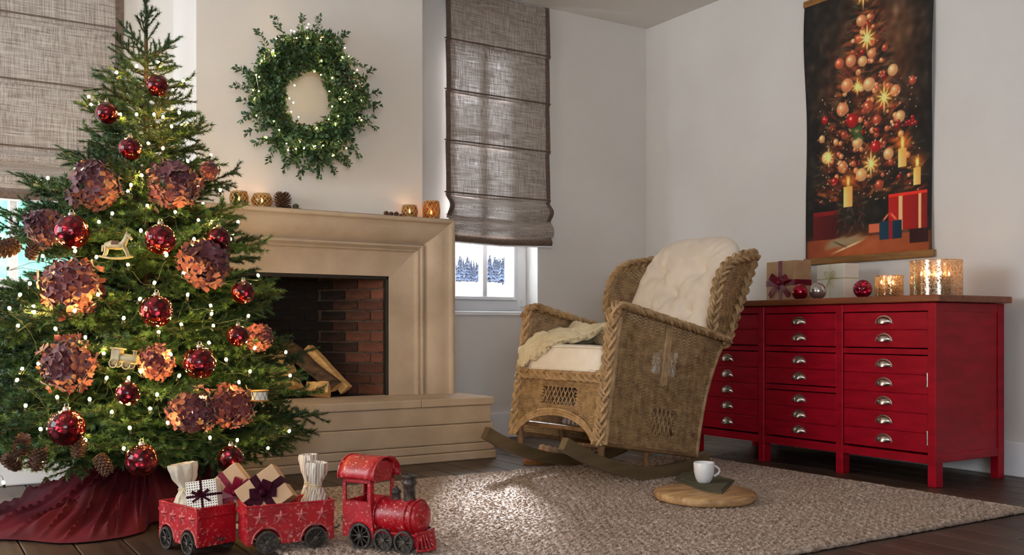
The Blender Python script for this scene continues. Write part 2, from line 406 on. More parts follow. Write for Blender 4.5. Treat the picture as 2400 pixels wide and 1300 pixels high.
W2 = dict(x0=2.97, x1=3.645, z0=0.835, z1=2.72)      # right window opening
W1 = dict(x0=0.06, x1=0.96, z0=0.88, z1=2.72)        # left window opening
def wall_with_hole(name, x0, x1, y0, y1, w, label):
    m = MB()
    m.box((x0, y0, -0.02), (w['x0'], y1, ZC)); m.box((w['x1'], y0, -0.02), (x1, y1, ZC))
    m.box((w['x0'], y0, -0.02), (w['x1'], y1, w['z0'])); m.box((w['x0'], y0, w['z1']), (w['x1'], y1, ZC))
    return structure(m.obj(name, 'wall_paint'), label)
wall_with_hole('wall_back_right', XB1-0.3, XR+0.01, YR, YR+0.42, W2, 'off-white wall around the window behind the rocking chair')
wall_with_hole('wall_back_left', XMIN, XB0+0.3, YL, YL+0.28, W1, 'off-white wall around the window behind the christmas tree')

# fireplace measurements
FX0, FX1 = onY(549, 640, 4.95).x, onY(925, 640, 4.95).x      # opening
SX0, SX1 = 1.04, 2.745                                        # surround, outer
HZ, OZ, MZ = 0.341, 1.019, 1.357                              # hearth top, opening top, mantel top
m = MB()
m.box((XB0, YB, -0.02), (FX0-0.02, YB+0.5, ZC)); m.box((FX1+0.02, YB, -0.02), (XB1, YB+0.5, ZC)); m.box((FX0-0.02, YB, OZ+0.02), (FX1+0.02, YB+0.5, ZC))
m.box((XB0, YB+0.5, -0.02), (XB1, YB+0.8, ZC))
structure(m.obj('wall_chimney_breast', 'wall_paint'), 'off-white chimney breast above the stone fireplace')

# side and rear of the room, with unseen openings added for fill daylight
m = MB()
m.box((XMIN-0.2, YMIN, -0.02), (XMIN, 2.6, ZC)); m.box((XMIN-0.2, 4.9, -0.02), (XMIN, 5.9, ZC)); m.box((XMIN-0.2, 2.6, 2.4), (XMIN, 4.9, ZC)); m.box((XMIN-0.2, 2.6, -0.02), (XMIN, 4.9, 0.8))
structure(m.obj('wall_left', 'wall_paint'), 'off-white side wall with a wide unseen opening added for fill light')
m = MB()
m.box((XMIN-0.2, YMIN-0.2, -0.02), (-2.3, YMIN, ZC)); m.box((-0.1, YMIN-0.2, -0.02), (XR+0.2, YMIN, ZC)); m.box((-2.3, YMIN-0.2, 2.4), (-0.1, YMIN, ZC)); m.box((-2.3, YMIN-0.2, -0.02), (-0.1, YMIN, 0.8))
structure(m.obj('wall_rear', 'wall_paint'), 'off-white rear wall with an unseen opening added for fill light')
portal((XMIN-0.1, 3.75, 1.6), (0, -PI/2, 0), 1.6, 2.3, 'daylight_portal_side')
portal((-1.2, YMIN-0.1, 1.6), (PI/2, 0, 0), 2.2, 1.6, 'daylight_portal_rear')
portal(((W2['x0']+W2['x1'])/2, 5.7, 1.78), (-PI/2, 0, 0), 0.66, 1.88, 'daylight_portal_right')
portal(((W1['x0']+W1['x1'])/2, 5.75, 1.8), (-PI/2, 0, 0), 0.9, 1.8, 'daylight_portal_left')

# skirting and the low ledge under the left window
def baseboard(name, lo, hi, label):
    m = MB(); m.bbox(lo, hi, 0.008, 2); structure(m.obj(name, 'white_paint'), label)
baseboard('baseboard_right', (XR-0.022, YMIN, 0), (XR+0.01, YR, 0.17), 'white skirting board along the right wall')
baseboard('baseboard_back', (XB1, YR-0.022, 0), (XR, YR+0.01, 0.17), 'white skirting board under the right window')
mm = MB(); mm.box((XMIN, 4.97, 0), (1.0, YL, 0.40)); mm.bbox((XMIN, 4.95, 0), (1.02, 4.99, 0.14), 0.008, 2); mm.bbox((XMIN, 4.94, 0.38), (1.02, YL+0.01, 0.42), 0.008, 2)
structure(mm.obj('trim_1', 'white_paint'), 'low white ledge along the wall behind the christmas tree')

def window(name, w, ywall, depth, nz, label):
    root = bpy.data.objects.new(name, None); COL.objects.link(root); structure(root, label)
    x0, x1, z0, z1 = w['x0'], w['x1'], w['z0'], w['z1']; y = ywall+depth
    m = MB()
    fw = 0.085
    for a, b_ in (((x0, y, z0), (x0+fw, y+0.07, z1)), ((x1-fw, y, z0), (x1, y+0.07, z1)), ((x0+fw, y+0.001, z0), (x1-fw, y+0.07, z0+0.075)), ((x0+fw, y+0.001, z1-0.06), (x1-fw, y+0.07, z1))):
        m.bbox(a, b_, 0.006)
    m.obj('window_frame', 'white_paint', root)
    sx0, sx1, sz0, sz1 = x0+fw, x1-fw, z0+0.075, z1-0.06
    m = MB(); sw = 0.028
    for a, b_ in (((sx0, y-0.012, sz0), (sx0+sw, y+0.05, sz1)), ((sx1-sw, y-0.012, sz0), (sx1, y+0.05, sz1)), ((sx0+sw, y-0.011, sz0), (sx1-sw, y+0.05, sz0+sw)), ((sx0+sw, y-0.011, sz1-sw), (sx1-sw, y+0.05, sz1))):
        m.bbox(a, b_, 0.005)
    sash = m.obj('sash', 'white_paint', root)
    xc = (sx0+sx1)/2
    MB().bbox((xc-0.022, y-0.008, sz0+sw*0.5), (xc+0.022, y+0.045, sz1-sw*0.5), 0.006).obj('glazing_bar', 'white_paint', root)
    zs = [sz0+sw]+[sz0+(sz1-sz0)*i/nz for i in range(1, nz)]+[sz1-sw]
    for z in zs[1:-1]: MB().bbox((sx0+sw*0.5, y-0.004, z-0.014), (sx1-sw*0.5, y+0.04, z+0.014), 0.005).obj('glazing_bar', 'white_paint', root)
    for i in range(nz):
        for (a, b_) in ((sx0+sw*0.6, xc-0.01), (xc+0.01, sx1-sw*0.6)):
            MB().box((a, y+0.018, zs[i]), (b_, y+0.022, zs[i+1])).obj('pane', 'pane_glass', root)
    m = MB().bbox((x0-0.01, ywall-0.02, z0-0.03), (x1+0.01, y+0.02, z0), 0.006); m.obj('window_sill', 'white_paint', root)
    return root
w2 = window('window_2', W2, YR, 0.135, 3, 'white casement window with snowy view below the linen blind')
w1 = window('window_1', W1, YL, 0.12, 3, 'white casement window behind the christmas tree')
m = MB(); m.lathe([(0.006,0),(0.010,0.002),(0.010,0.014),(0.004,0.02)], 10); m.xform(Matrix.Translation((3.602, YR+0.133, 0.873)) @ Matrix.Rotation(PI/2, 4, 'X')); m.tube([(3.602, YR+0.118, 0.873),(3.59, YR+0.112, 0.90),(3.585,YR+0.112,0.915)], 0.004, 6); m.obj('latch', 'white_paint', w2)

# ------------------------------------------------------------------ roman blinds
def blind(label, x0, x1, y, ztop, zbot, folds, lean):
    root = thing('roman_blind', label, 'blind', (0,0,0)); root['group'] = 'linen roman blinds'
    zs = [ztop]+folds+[zbot+0.16]
    for i in range(len(zs)-1):
        za, zb = zs[i], zs[i+1]; last = i == len(zs)-2
        def fn(u, v, za=za, zb=zb, i=i, last=last):
            z = za+(zb-0.012-za)*v; belly = 0.012*math.sin(PI*v*0.5)+(0.05*math.sin(PI*min(1, v*1.0))**2 if last else 0)
            sag = -0.006*math.sin(PI*u)*v
            return (x0+(x1-x0)*u, y-0.004-belly-0.004*math.sin(u*9+i*2)*v, z+sag)
        p = MB().grid(fn, 24, 10).obj('panel', 'linen_blind', root)
        for (ua, ub) in ((0.0, 0.042), (0.958, 1.0)):
            MB().grid(lambda u, v: tuple(Vector(fn(ua+(ub-ua)*u, v))+Vector((0,-0.003,0))), 3, 10).obj('edge_band', 'blind_band', p)
        if i < len(zs)-2:
            MB().tube([(x0-0.012, y-0.020, zb+0.006), (x1+0.002, y-0.020, zb+0.006)], 0.0045, 6).obj('batten', 'blind_band', p)
    # gathered hem: two hanging folds and a bottom rod
    def hem(za, zb, out):
        def fn(u, v):
            a = PI*v; return (x0+(x1-x0)*u, y-0.012-out*math.sin(a*0.75), za+(zb-za)*v-0.012*math.sin(PI*u))
        return fn
    MB().grid(hem(zbot+0.175, zbot+0.055, 0.055), 20, 8).obj('fold', 'linen_blind', root)
    MB().grid(hem(zbot+0.07, zbot, 0.035), 20, 8).obj('hem', 'blind_band', root)
    MB().tube([(x0, y-0.035, zbot-0.002), ((x0+x1)/2, y-0.035, zbot-0.014), (x1, y-0.035, zbot-0.002)], 0.006, 6).obj('bottom_rod', 'white_paint', root)
    return root
by = YR-0.03
fz = [onY(1042, p, by).z for p in (92, 211, 330, 452)]
blind('tall linen roman blind beside the fireplace, snow showing under it', onY(1043, 300, by).x, onY(1286, 300, by).x, by, 2.885, onY(1280, 578, by).z, fz, 0)
by = YL-0.03
fz = [onY(0, p, by).z for p in (29, 185, 342)]
blind('linen roman blind behind the top of the christmas tree', -0.02, onY(289, 300, by).x, by, 2.8, onY(0, 462, by).z, fz, 0)

# ------------------------------------------------------------------ fireplace
fp = thing('fireplace', 'carved sandstone fireplace with raised hearth and brick firebox', 'fireplace', (1.9, 4.9, 0))
FO = Vector((1.9, 4.9, 0))
def fobj(m, name, mats, **k):
    m.v = [tuple(Vector(p)-FO) for p in m.v]; return m.obj(name, mats, fp, **k)
prof = [(0,0),(0,.122),(.012,.13),(.055,.13),(.075,.124),(.082,.112),(.10,.108),(.18,.106),(.26,.098),(.34,.080),(.40,.060),(.43,.044),(.445,.044),(.45,.060),(.475,.064),(.50,.058),(.505,.046),(.53,.046),(.54,.052),(.56,.050),(.57,.034),(.6,.030),(1,.030),(1,-.14)]
LW, TW = FX0-SX0, MZ-OZ
def jamb(sgn):
    V = []; Fs = []
    for f, p in prof:
        x = SX0+f*LW if sgn < 0 else SX1-f*(SX1-FX1)
        V.append((x, YB-p, HZ)); V.append((x, YB-p, MZ-f*TW))
    for i in range(len(prof)-1): Fs.append((2*i, 2*i+1, 2*i+3, 2*i+2))
    Fs.append(tuple(2*i for i in range(len(prof)))); Fs.append(tuple(2*i+1 for i in range(len(prof))))
    return MB().add(V, Fs)
fobj(jamb(-1), 'jamb', 'stone'); fobj(jamb(1), 'jamb', 'stone')
V = []; Fs = []
for f, p in prof:
    V.append((SX0+f*LW+0.0008, YB-p, MZ-f*TW)); V.append((SX1-f*(SX1-FX1)-0.0008, YB-p, MZ-f*TW))
Fs = [(2*i, 2*i+1, 2*i+3, 2*i+2) for i in range(len(prof)-1)]+[tuple(2*i for i in range(len(prof))), tuple(2*i+1 for i in range(len(prof)))]
fobj(MB().add(V, Fs), 'lintel', 'stone')
HX0, HX1, HY0 = 0.99, 2.815, 4.60
for (z0, z1, ins, nm) in ((0.0, 0.047, -0.008, 'hearth_plinth'), (0.047, 0.092, 0.0, 'hearth_course'), (0.092, 0.20, 0.004, 'hearth_course'), (0.20, 0.298, 0.012, 'hearth_course')):
    def fn(a, b_, z0=z0, z1=z1, ins=ins): return None
    m = MB(); m.bbox((HX0+ins, HY0+ins, z0), (HX1-ins, YB+0.02, z1-0.0015), 0.007, 2); fobj(m, nm, 'stone')
xs = [HX0, 1.62, 2.36, HX1]
for a, b_ in zip(xs[:-1], xs[1:]):
    fobj(MB().bbox((a+0.0006, HY0, 0.298), (b_-0.0006, YB+0.02, HZ), 0.006, 2), 'hearth_slab', 'stone')
fobj(MB().box((FX0-0.02, YB-0.0, 0.25), (FX1+0.02, 5.56, HZ-0.004)), 'firebox_floor', 'soot_metal')
# firebox: splayed brick cheeks and back
PB = [(FX1-0.012, 5.06), (2.12, 5.49), (1.64, 5.49), (FX0+0.012, 5.06)]
m = MB()
for si, ((xa, ya), (xb, yb)) in enumerate(zip(PB[:-1], PB[1:])):
    n = Vector((yb-ya, -(xb-xa), 0)).normalized()*-0.02
    m.add([(xa-n.x*-0.3, ya-n.y*-0.3, HZ-0.01), (xb-n.x*-0.3, yb-n.y*-0.3, HZ-0.01), (xb-n.x*-0.3, yb-n.y*-0.3, OZ+0.1), (xa-n.x*-0.3, ya-n.y*-0.3, OZ+0.1)], [(0,1,2,3)], 0 if si == 0 else 1)
m.box((FX0-0.02, 5.05, OZ+0.05), (FX1+0.02, 5.55, OZ+0.1), 1)
fobj(m, 'firebox_lining', ['mortar', 'mortar_soot_shade'])
BL, BHt, J = 0.185, 0.052, 0.009
brick_me = MB().bbox((-0.5, -0.5, -0.5), (0.5, 0.5, 0.5), 0.03, 1).mesh('brick', 'brick')
for si, ((xa, ya), (xb, yb)) in enumerate(zip(PB[:-1], PB[1:])):
    d = Vector((xb-xa, yb-ya, 0)); Ls = d.length; d.normalize(); ang = math.atan2(d.y, d.x)
    z = HZ+0.002; r = 0
    while z+BHt < OZ+0.05:
        s = -BL*0.5 if r % 2 else 0.0
        while s < Ls:
            a, b_ = max(0.0, s), min(Ls, s+BL-J)
            if b_-a > 0.03:
                c = Vector((xa, ya, 0))+d*((a+b_)/2)
                nn = Vector((-d.y, d.x, 0))
                off = RNG.uniform(-0.002, 0.004)
                so_ = min(1, max(0, ((a+b_)/2/Ls)*1.15-0.1+0.3*(z-HZ)+RNG.uniform(-.12,.12))) if si == 0 else 1.0  # soot plus painted shade: deepens towards the back, full on the other walls
                place('brick', brick_me, fp, (c.x+nn.x*off-FO.x, c.y+nn.y*off-FO.y, z+BHt/2), (0, 0, ang), (b_-a, 0.03, BHt)).color = (so_, so_, so_, 1)
            s += BL
        z += BHt+J; r += 1
m = MB()
for a, b_ in (((FX0-0.004, 5.03, HZ), (FX0+0.012, 5.08, OZ)), ((FX1-0.014, 5.03, HZ), (FX1+0.004, 5.08, OZ)), ((FX0, 5.03, OZ-0.02), (FX1, 5.08, OZ+0.004))): m.bbox(a, b_, 0.003)
fobj(m, 'iron_frame', 'soot_metal')

# split logs
def log(label, p0, p1, r, roll, half=True):
    p0, p1 = Vector(p0), Vector(p1); L = (p1-p0).length; m = MB(); n = 9
    a0, a1 = (0, PI*0.62) if half else (0, 2*PI)
    k = 7
    rows = []
    for i in range(k):
        x = -L/2+L*i/(k-1); ring = []
        for j in range(n):
            a = a0+(a1-a0)*j/(n-1 if half else n); rr = r*(1+0.09*math.sin(3*a+x*20)+RNG.uniform(-0.05, 0.05)); ring.append((x, rr*math.cos(a)-(r*0.25 if half else 0), rr*math.sin(a)-(r*0.4 if half else 0)))
        if half: ring.append((x+RNG.uniform(-.003,.003), -r*0.25+RNG.uniform(-.005,.005), -r*0.4+RNG.uniform(-.005,.005)))
        rows.append(ring)
    q = len(rows[0]); V = [p for rg in rows for p in rg]
    body = MB(); Fs = []; Ms = []
    for i in range(k-1):
        for j in range(q):
            Fs.append((i*q+j, i*q+(j+1) % q, (i+1)*q+(j+1) % q, (i+1)*q+j)); Ms.append(0 if (not half or j < n-1) else 1)
    Fs.append(tuple(range(q-1, -1, -1))); Fs.append(tuple((k-1)*q+j for j in range(q))); Ms += [1, 1]
    body.v = V; body.f = Fs; body.m = Ms
    d = (p1-p0).normalized(); Q = d.to_track_quat('X', 'Z').to_matrix().to_4x4(); want = Vector((-0.45, -0.85, 0.25))*(1 if roll >= 0 else -1)
    roll = max([2*PI*i/36 for i in range(36)], key=lambda a: ((Q @ Matrix.Rotation(a, 4, 'X')) @ Vector((0, -0.9, -0.45))).dot(want)) if half else roll
    R = Q @ Matrix.Rotation(roll, 4, 'X')
    body.v = [tuple(R @ Vector(p)) for p in V]
    o = body.obj('split_log' if half else 'round_log', ['bark', 'oak_cut'], None, loc=(p0+p1)/2, ang=30)
    tag(o, label, 'log', 'logs in the firebox'); return o
def fpt(px, py, Y): return onY(px, py, Y)
LH = HZ+0.03
log('round log lying end-on at the tree side of the firebox', (1.66, 5.02, HZ+0.075), (1.70, 5.36, HZ+0.075), 0.072, 0.4, False)
log('split log leaning steeply, pale face outwards, first beside the round log', (1.80, 5.03, HZ+0.045), (1.79, 5.30, HZ+0.27), 0.085, 2.3)
log('short split log lying flat in front of the leaning logs', (1.90, 5.08, HZ+0.05), (1.99, 4.99, HZ+0.045), 0.055, 2.0)
log('long bark-covered split log leaning back in the middle of the pile', (2.05, 5.03, HZ+0.05), (1.84, 5.28, HZ+0.29), 0.06, -0.8)
log('long split log with a pale cut edge, nearest the brick cheek', (2.12, 5.05, HZ+0.04), (1.97, 5.26, HZ+0.27), 0.05, 0.6)
log('dark split log standing against the back of the firebox', (1.72, 5.22, HZ+0.05), (1.72, 5.42, HZ+0.33), 0.06, 2.8)
# ================================================================== outdoors
def hill(u, v):
    X = -260+760*u; d = 5.9+460*v**2
    z = -0.35+max(0, d-14)*0.062+0.25*math.sin(X*0.05)+0.4*math.sin(d*0.06)
    return (X, d, z)
structure(MB().grid(hill, 50, 40).obj('ground_snow', 'snow'), 'snow-covered slope outside the windows')
def hill_z(d): return -0.35+max(0, d-14)*0.062+0.4*math.sin(d*0.06)
def fir_mesh(seed, mname):
    r = random.Random(seed); m = MB(); m.tube([(0,0,0),(0,0,1.6)], 0.14, 6)
    tiers = 8
    for t in range(tiers):
        z0 = 0.9+6.6*t/tiers; R = 1.55*(1-t/tiers)**0.85+0.12; n = 14; h = 1.5*(1-0.5*t/tiers)
        V = [(0,0,z0+h)]; 
        for j in range(n):
            a = 2*PI*j/n+r.uniform(-.1,.1); q = R*(1.0 if j % 2 else 0.62)*r.uniform(.8,1.15); V.append((q*math.cos(a), q*math.sin(a), z0+(-0.25 if j % 2 else 0.1)+r.uniform(-.12,.12)))
        m.add(V, [(0, 1+j, 1+(j+1) % n) for j in range(n)]+[tuple(range(n, 0, -1))])
    return m.mesh('snowy_fir', mname, smooth=False)
firs = [fir_mesh(s, 'snowy_fir') for s in range(4)]
cn = onY(1130, 660, 250).x
k = 0
for i in range(8):
    px = [1078, 1096, 1126, 1148, 1160, 1178, 1193, 1066][i] if i < 8 else None
    d = [228, 236, 214, 226, 240, 212, 222, 244][i] if i < 8 else random.uniform(205, 260)
    if px: X = ray(px)[0]/ray(px)[1]*d
    else: X = cn+random.choice((-1,1))*random.uniform(14, 70)
    o = place('snowy_fir', firs[i % 4], None, (X, d, hill_z(d)-0.3), (0,0,random.uniform(0,6)), (1.15,1.15,random.uniform(1.0,1.25)))
    tag(o, ('nearest the fireplace jamb','second from the fireplace jamb','just beside the glazing bar, jamb side','just past the glazing bar','in the middle of the outer pane','second from the window latch side','closest to the window latch side','half hidden by the fireplace jamb')[i] and 'snow-laden fir in the window view, '+('second from the fireplace jamb','third from the fireplace jamb','half behind the glazing bar','first past the glazing bar','second past the glazing bar','third past the glazing bar','closest to the latch side','closest to the fireplace jamb')[i] if i < 8 else 'snow-laden fir on the slope beside the window view', 'fir tree', 'firs in front of the snowy forest')
# the forest edge further up: nobody could count it
m = MB(); r = random.Random(3)
for row in range(4):
    for i in range(150):
        X = cn*1.3-120+i*2.0+r.uniform(-.8,.8); d = 300+row*9+r.uniform(-3,3); z = hill_z(d)-0.5; h = r.uniform(8.5,11.5)
        V = [(X,d,z+h)]+[(X+1.5*math.cos(a), d+1.5*math.sin(a), z) for a in (0,1.26,2.5,3.77,5.0)]
        m.add(V, [(0,1+j,1+(j+1) % 5) for j in range(5)])
tag(m.obj('forest', 'fir_far', smooth=False), 'dense dark fir forest on the slope beyond the snow field', 'forest', None, 'stuff')
# pale green hedge beyond the left window, raised and widened to block its sun
r = random.Random(5); m = MB()
for i in range(2600):
    X = r.uniform(-6.1, 4.2); z = r.uniform(-0.3, 6.0); y = 10.5+r.uniform(-0.45, 0.45); s = r.uniform(0.08, 0.2); a = r.uniform(0, 6); b_ = r.uniform(-1, 1)
    dx, dz = Vector((math.cos(a), 0.5*b_, math.sin(a)))*s, Vector((-math.sin(a), 0.5*b_, math.cos(a)))*s*0.6
    c = Vector((X, y, z)); m.add([c-dx, c+dz, c+dx, c-dz], [(0,1,2,3)])
hd = thing('hedge', 'pale green hedge, raised to block sun, outside the window behind the christmas tree', 'hedge', (0,10.5,-0.4))
m.v = [tuple(Vector(p)-Vector((0,10.5,-0.4))) for p in m.v]; tag(m.obj('foliage', 'hedge', hd, smooth=False), kind='stuff')
MB().box((-6.0,-0.25,0),(4.1,0.25,6.2)).obj('clipped_core', 'hedge', hd)

# ================================================================== red chest of drawers
CX, CY0, CY1, CT = 3.96, 2.645, 4.225, 0.874          # front plane, near end, far end, top
CXB = 4.50
ch = thing('chest_of_drawers', 'long red chest of many shallow drawers with brown wooden top', 'chest', (CX, (CY0+CY1)/2, 0))
CO = Vector((CX, (CY0+CY1)/2, 0))
def cobj(m, name, mats, parent=ch, off=CO, **k):
    m.v = [tuple(Vector(p)-off) for p in m.v]; return m.obj(name, mats, parent, **k)
cobj(MB().bbox((CX-0.035, CY0-0.035, CT-0.032), (CXB+0.01, CY1+0.035, CT), 0.006, 2), 'top', 'top_wood')
posts = [2.645, 3.155, 3.670, 4.185]; PWd = 0.042
for p in posts: cobj(MB().bbox((CX-0.006, p, 0), (CX+0.05, p+PWd, CT-0.034), 0.003), 'post', 'red_lacquer')
for p in (posts[0], posts[-1]): cobj(MB().bbox((CXB-0.05, p, 0), (CXB, p+PWd, CT-0.034), 0.003), 'post', 'red_lacquer')
ZB = 0.155
m = MB(); m.box((CX+0.03, CY0+0.006, ZB-0.03), (CXB-0.004, CY0+0.024, CT-0.04)); cobj(m, 'side_panel', 'red_lacquer')
m = MB(); m.box((CX+0.03, CY1-0.024, ZB-0.03), (CXB-0.004, CY1-0.006, CT-0.04)); cobj(m, 'side_panel', 'red_lacquer')
cobj(MB().box((CX+0.035, CY0+0.01, ZB-0.035), (CXB-0.006, CY1-0.01, ZB-0.015)), 'bottom_panel', 'red_lacquer')
cobj(MB().box((CXB-0.02, CY0+0.01, ZB-0.035), (CXB-0.004, CY1-0.01, CT-0.04)), 'back_panel', 'red_lacquer')
for yy in (CY0+0.002, CY1-0.042):
    cobj(MB().bbox((CX+0.045, yy, CT-0.075), (CXB-0.045, yy+0.04, CT-0.034), 0.002), 'side_rail', 'red_lacquer')
    cobj(MB().bbox((CX+0.045, yy, ZB-0.045), (CXB-0.045, yy+0.04, ZB-0.005), 0.002), 'side_rail', 'red_lacquer')
for i in range(3):
    a, b_ = posts[i]+PWd, posts[i+1]
    cobj(MB().bbox((CX-0.003, a, CT-0.072), (CX+0.03, b_, CT-0.034), 0.002), 'top_rail', 'red_lacquer')
    cobj(MB().bbox((CX-0.003, a, ZB-0.052), (CX+0.03, b_, ZB-0.012), 0.002), 'bottom_rail', 'red_lacquer')
# cup handle, opening downwards, bulging along -x
def cup():
    m = MB(); nu, nv = 14, 7
    def fn(u, v):
        a = PI*u; b_ = PI/2*v
        y = 0.043*math.cos(a)*(0.55+0.45*math.sin(b_))
        z = 0.034*math.sin(a)*math.sin(b_)-0.008; xx = -0.027*math.cos(b_)*math.sin(a)**0.7-0.0015
        return (xx, y, z)
    m.grid(fn, nu, nv)
    k = len(m.v); m.v += [(p[0]*0.85+0.0015, p[1]*0.94, p[2]*0.90) for p in m.v[:k]]; m.f += [tuple(k+i for i in reversed(f)) for f in m.f]; m.m += [0]*(len(m.f)-len(m.m))
    m.grid(lambda u, v: (-0.002, (0.043+0.005*v)*math.cos(PI*u), (0.034+0.005*v)*math.sin(PI*u)-0.008), 14, 2)
    return m.mesh('cup_handle', 'pewter', ang=60)
cup_me = cup()
z_top, z_bot = CT-0.076, ZB-0.008
def front(i, z1, z0, n, hl, door=False, parts_label=None):
    """one drawer or door front in column i with n faux rows, each with its handle"""
    a, b_ = posts[i]+PWd+0.003, posts[i+1]-0.003
    fr = bpy.data.objects.new('door' if door else 'drawer', None); COL.objects.link(fr); fr.parent = ch; fr.location = (0, (a+b_)/2-CO.y, 0)
    m = MB(); hgt = (z1-z0)/n
    for k in range(n):
        zz1 = z1-hgt*k; m.bbox((CX+0.001, a, zz1-hgt+0.0013), (CX+0.022, b_, zz1-0.0013), 0.0028, 2)
    m.box((CX+0.008, a+0.002, z0+0.002), (CX+0.02, b_-0.002, z1-0.002))
    off = Vector((CX, (a+b_)/2, 0)); m.v = [tuple(Vector(p)-off) for p in m.v]; m.obj('front_board', 'red_lacquer', fr)
    for k in range(n): place('cup_handle', cup_me, fr, (0.001, 0, z1-hgt*(k+0.5)-0.004))
    if door:
        for zz in (z1-0.11, z0+0.07):
            h = MB(); h.tube([(0,0,-0.028),(0,0,0.028)], 0.005, 8); h.ball((0,0,0.03),0.0055,8); h.ball((0,0,-0.03),0.0055,8); h.obj('hinge', 'pewter', fr, loc=(-0.002, a-(a+b_)/2-0.001, zz))
H = z_top-z_bot; r7 = (H-0.06)/7
def rail(i, z):
    a, b_ = posts[i]+PWd, posts[i+1]; cobj(MB().bbox((CX-0.003, a, z-0.013), (CX+0.03, b_, z+0.013), 0.002), 'middle_rail', 'red_lacquer')
z2 = z_top-2*r7-0.03*0.5-0.004
# column nearest the camera (door below), middle column, far column
for i in range(3):
    za = z_top+0.001; zb = za-2*r7
    front(i, za, zb, 2, None); rail(i, zb-0.017)
    if i == 0: front(0, zb-0.034, z_bot+0.004, 5, None, door=True)
    elif i == 1:
        zc = zb-0.034; front(1, zc, zc-2*r7, 2, None); rail(1, zc-2*r7-0.017); front(1, zc-2*r7-0.034, z_bot+0.004, 3, None)
    else: front(2, zb-0.034, z_bot+0.004, 5, None)

# ------------------------------------------------------------------ things on the chest
def strip(m, pts, wdir, w, th=0.0012):
    W = Vector(wdir).normalized()*w/2; P = [Vector(p) for p in pts]; V = []; Fs = []
    for i, p in enumerate(P):
        tg = (P[min(i+1, len(P)-1)]-P[max(0, i-1)]).normalized(); nn = tg.cross(W).normalized()*th/2
        V += [p-W+nn, p+W+nn, p+W-nn, p-W-nn]
    for i in range(len(P)-1):
        a, b_ = 4*i, 4*(i+1)
        for j in range(4): Fs.append((a+j, a+(j+1) % 4, b_+(j+1) % 4, b_+j))
    Fs.append((3,2,1,0)); a = 4*(len(P)-1); Fs.append((a,a+1,a+2,a+3))
    m.add(V, Fs)
def loop_pts(ang, L, fat, lift, n=12):
    """teardrop bow loop in the y-z plane standing off along -x"""
    P = []
    for i in range(n+1):
        t = i/n; r = L*math.sin(PI*t)**0.8; o = lift*math.sin(2*PI*t)*0.8
        s = fat*math.sin(2*PI*t)
        P.append((-0.004-abs(lift)*(1-math.cos(2*PI*t))*0.5-0.35*o*0, r*math.cos(ang)-s*math.sin(ang), r*math.sin(ang)+s*math.cos(ang)))
    return P
def gift(label, loc, rot, w, d, h, paper, ribbon, rw, bow='wide', vx=0.0, hz=0.0, group=None):
    """parcel: width w along y, depth d along x, height h; the bow sits on the -x face"""
    g = thing('gift_box', label, 'gift', loc, group=group, rot=rot)
    body = MB().bbox((-d/2, -w/2, 0), (d/2, w/2, h), 0.0035, 2)
    body.obj('box', paper, g)
    e = 0.0014; m = MB()
    m.bbox((-d/2-e, vx-rw/2, -0.0002), (d/2+e, vx+rw/2, h+e), 0.0008); m.bbox((-d/2-e*1.3, -w/2-e, h*0.5+hz-rw/2), (d/2+e*1.3, w/2+e, h*0.5+hz+rw/2), 0.0008)
    rb = m.obj('ribbon', ribbon, g)
    b = MB(); c = Vector((-d/2-e*1.5, vx, h*0.5+hz))
    if bow == 'wide':
        for ang, L in ((math.radians(32), 0.075), (math.radians(158), 0.078)):
            s0 = len(b.v)
            P = []
            for i in range(13):
                t = i/12; r = L*(1-abs(2*t-1)**1.6) if 0 < t < 1 else 0; off = -0.004-0.020*math.sin(PI*t)*(1 if t > .5 else 0.25)
                P.append((off, r*math.cos(ang), r*math.sin(ang)))
            strip(b, P, (0, -math.sin(ang), math.cos(ang)), rw*1.15)
        for ang, L in ((math.radians(-38), 0.11), (math.radians(218), 0.105)):
            P = [(-0.004-0.006*math.sin(PI*i/6), L*i/6*math.cos(ang), L*i/6*math.sin(ang)-0.01*(i/6)**2) for i in range(7)]
            strip(b, P, (0, -math.sin(ang), math.cos(ang)), rw)
        b.ball((-0.01, 0, 0), rw*0.42, 10, sq=(0.7,1,1))
    else:
        for ang, L in ((math.radians(50), 0.05), (math.radians(135), 0.058), (math.radians(150), 0.05)):
            P = [(-0.004-0.004*math.sin(PI*i/14), L*math.sin(PI*i/14)*math.cos(ang)-0.012*math.sin(2*PI*i/14)*math.sin(ang), L*math.sin(PI*i/14)*math.sin(ang)+0.012*math.sin(2*PI*i/14)*math.cos(ang)) for i in range(15)]
            b.tube(P, rw*0.35, 5, flat=0.5)
        for ang, L in ((math.radians(-62), 0.085), (math.radians(-125), 0.06)):
            P = [(-0.004, L*i/6*math.cos(ang), L*i/6*math.sin(ang)) for i in range(7)]; b.tube(P, rw*0.35, 5)
        b.ball((-0.004, 0, 0), rw*0.7, 8)
    b.obj('bow', ribbon, rb, loc=c)
    return g
def onchest(px, X): # point on the chest top at column px, distance X from the left of the room
    a, b_ = ray(px); d = X/a; return Vector((X, b_*d, CT+0.0005))
p = onchest(1848, 4.36); gift('kraft paper gift with wide wine-red ribbon and bow on the red chest', p, (0,0,math.radians(-8)), 0.245, 0.12, 0.235, 'kraft', 'ribbon_wine', 0.034, hz=-0.008)
p = onchest(1963, 4.37); gift('cream paper gift with thin pale gold ribbon on the red chest', p, (0,0,math.radians(-10)), 0.22, 0.10, 0.20, 'white_paper', 'ribbon_gold', 0.007, 'thin', hz=0.02)
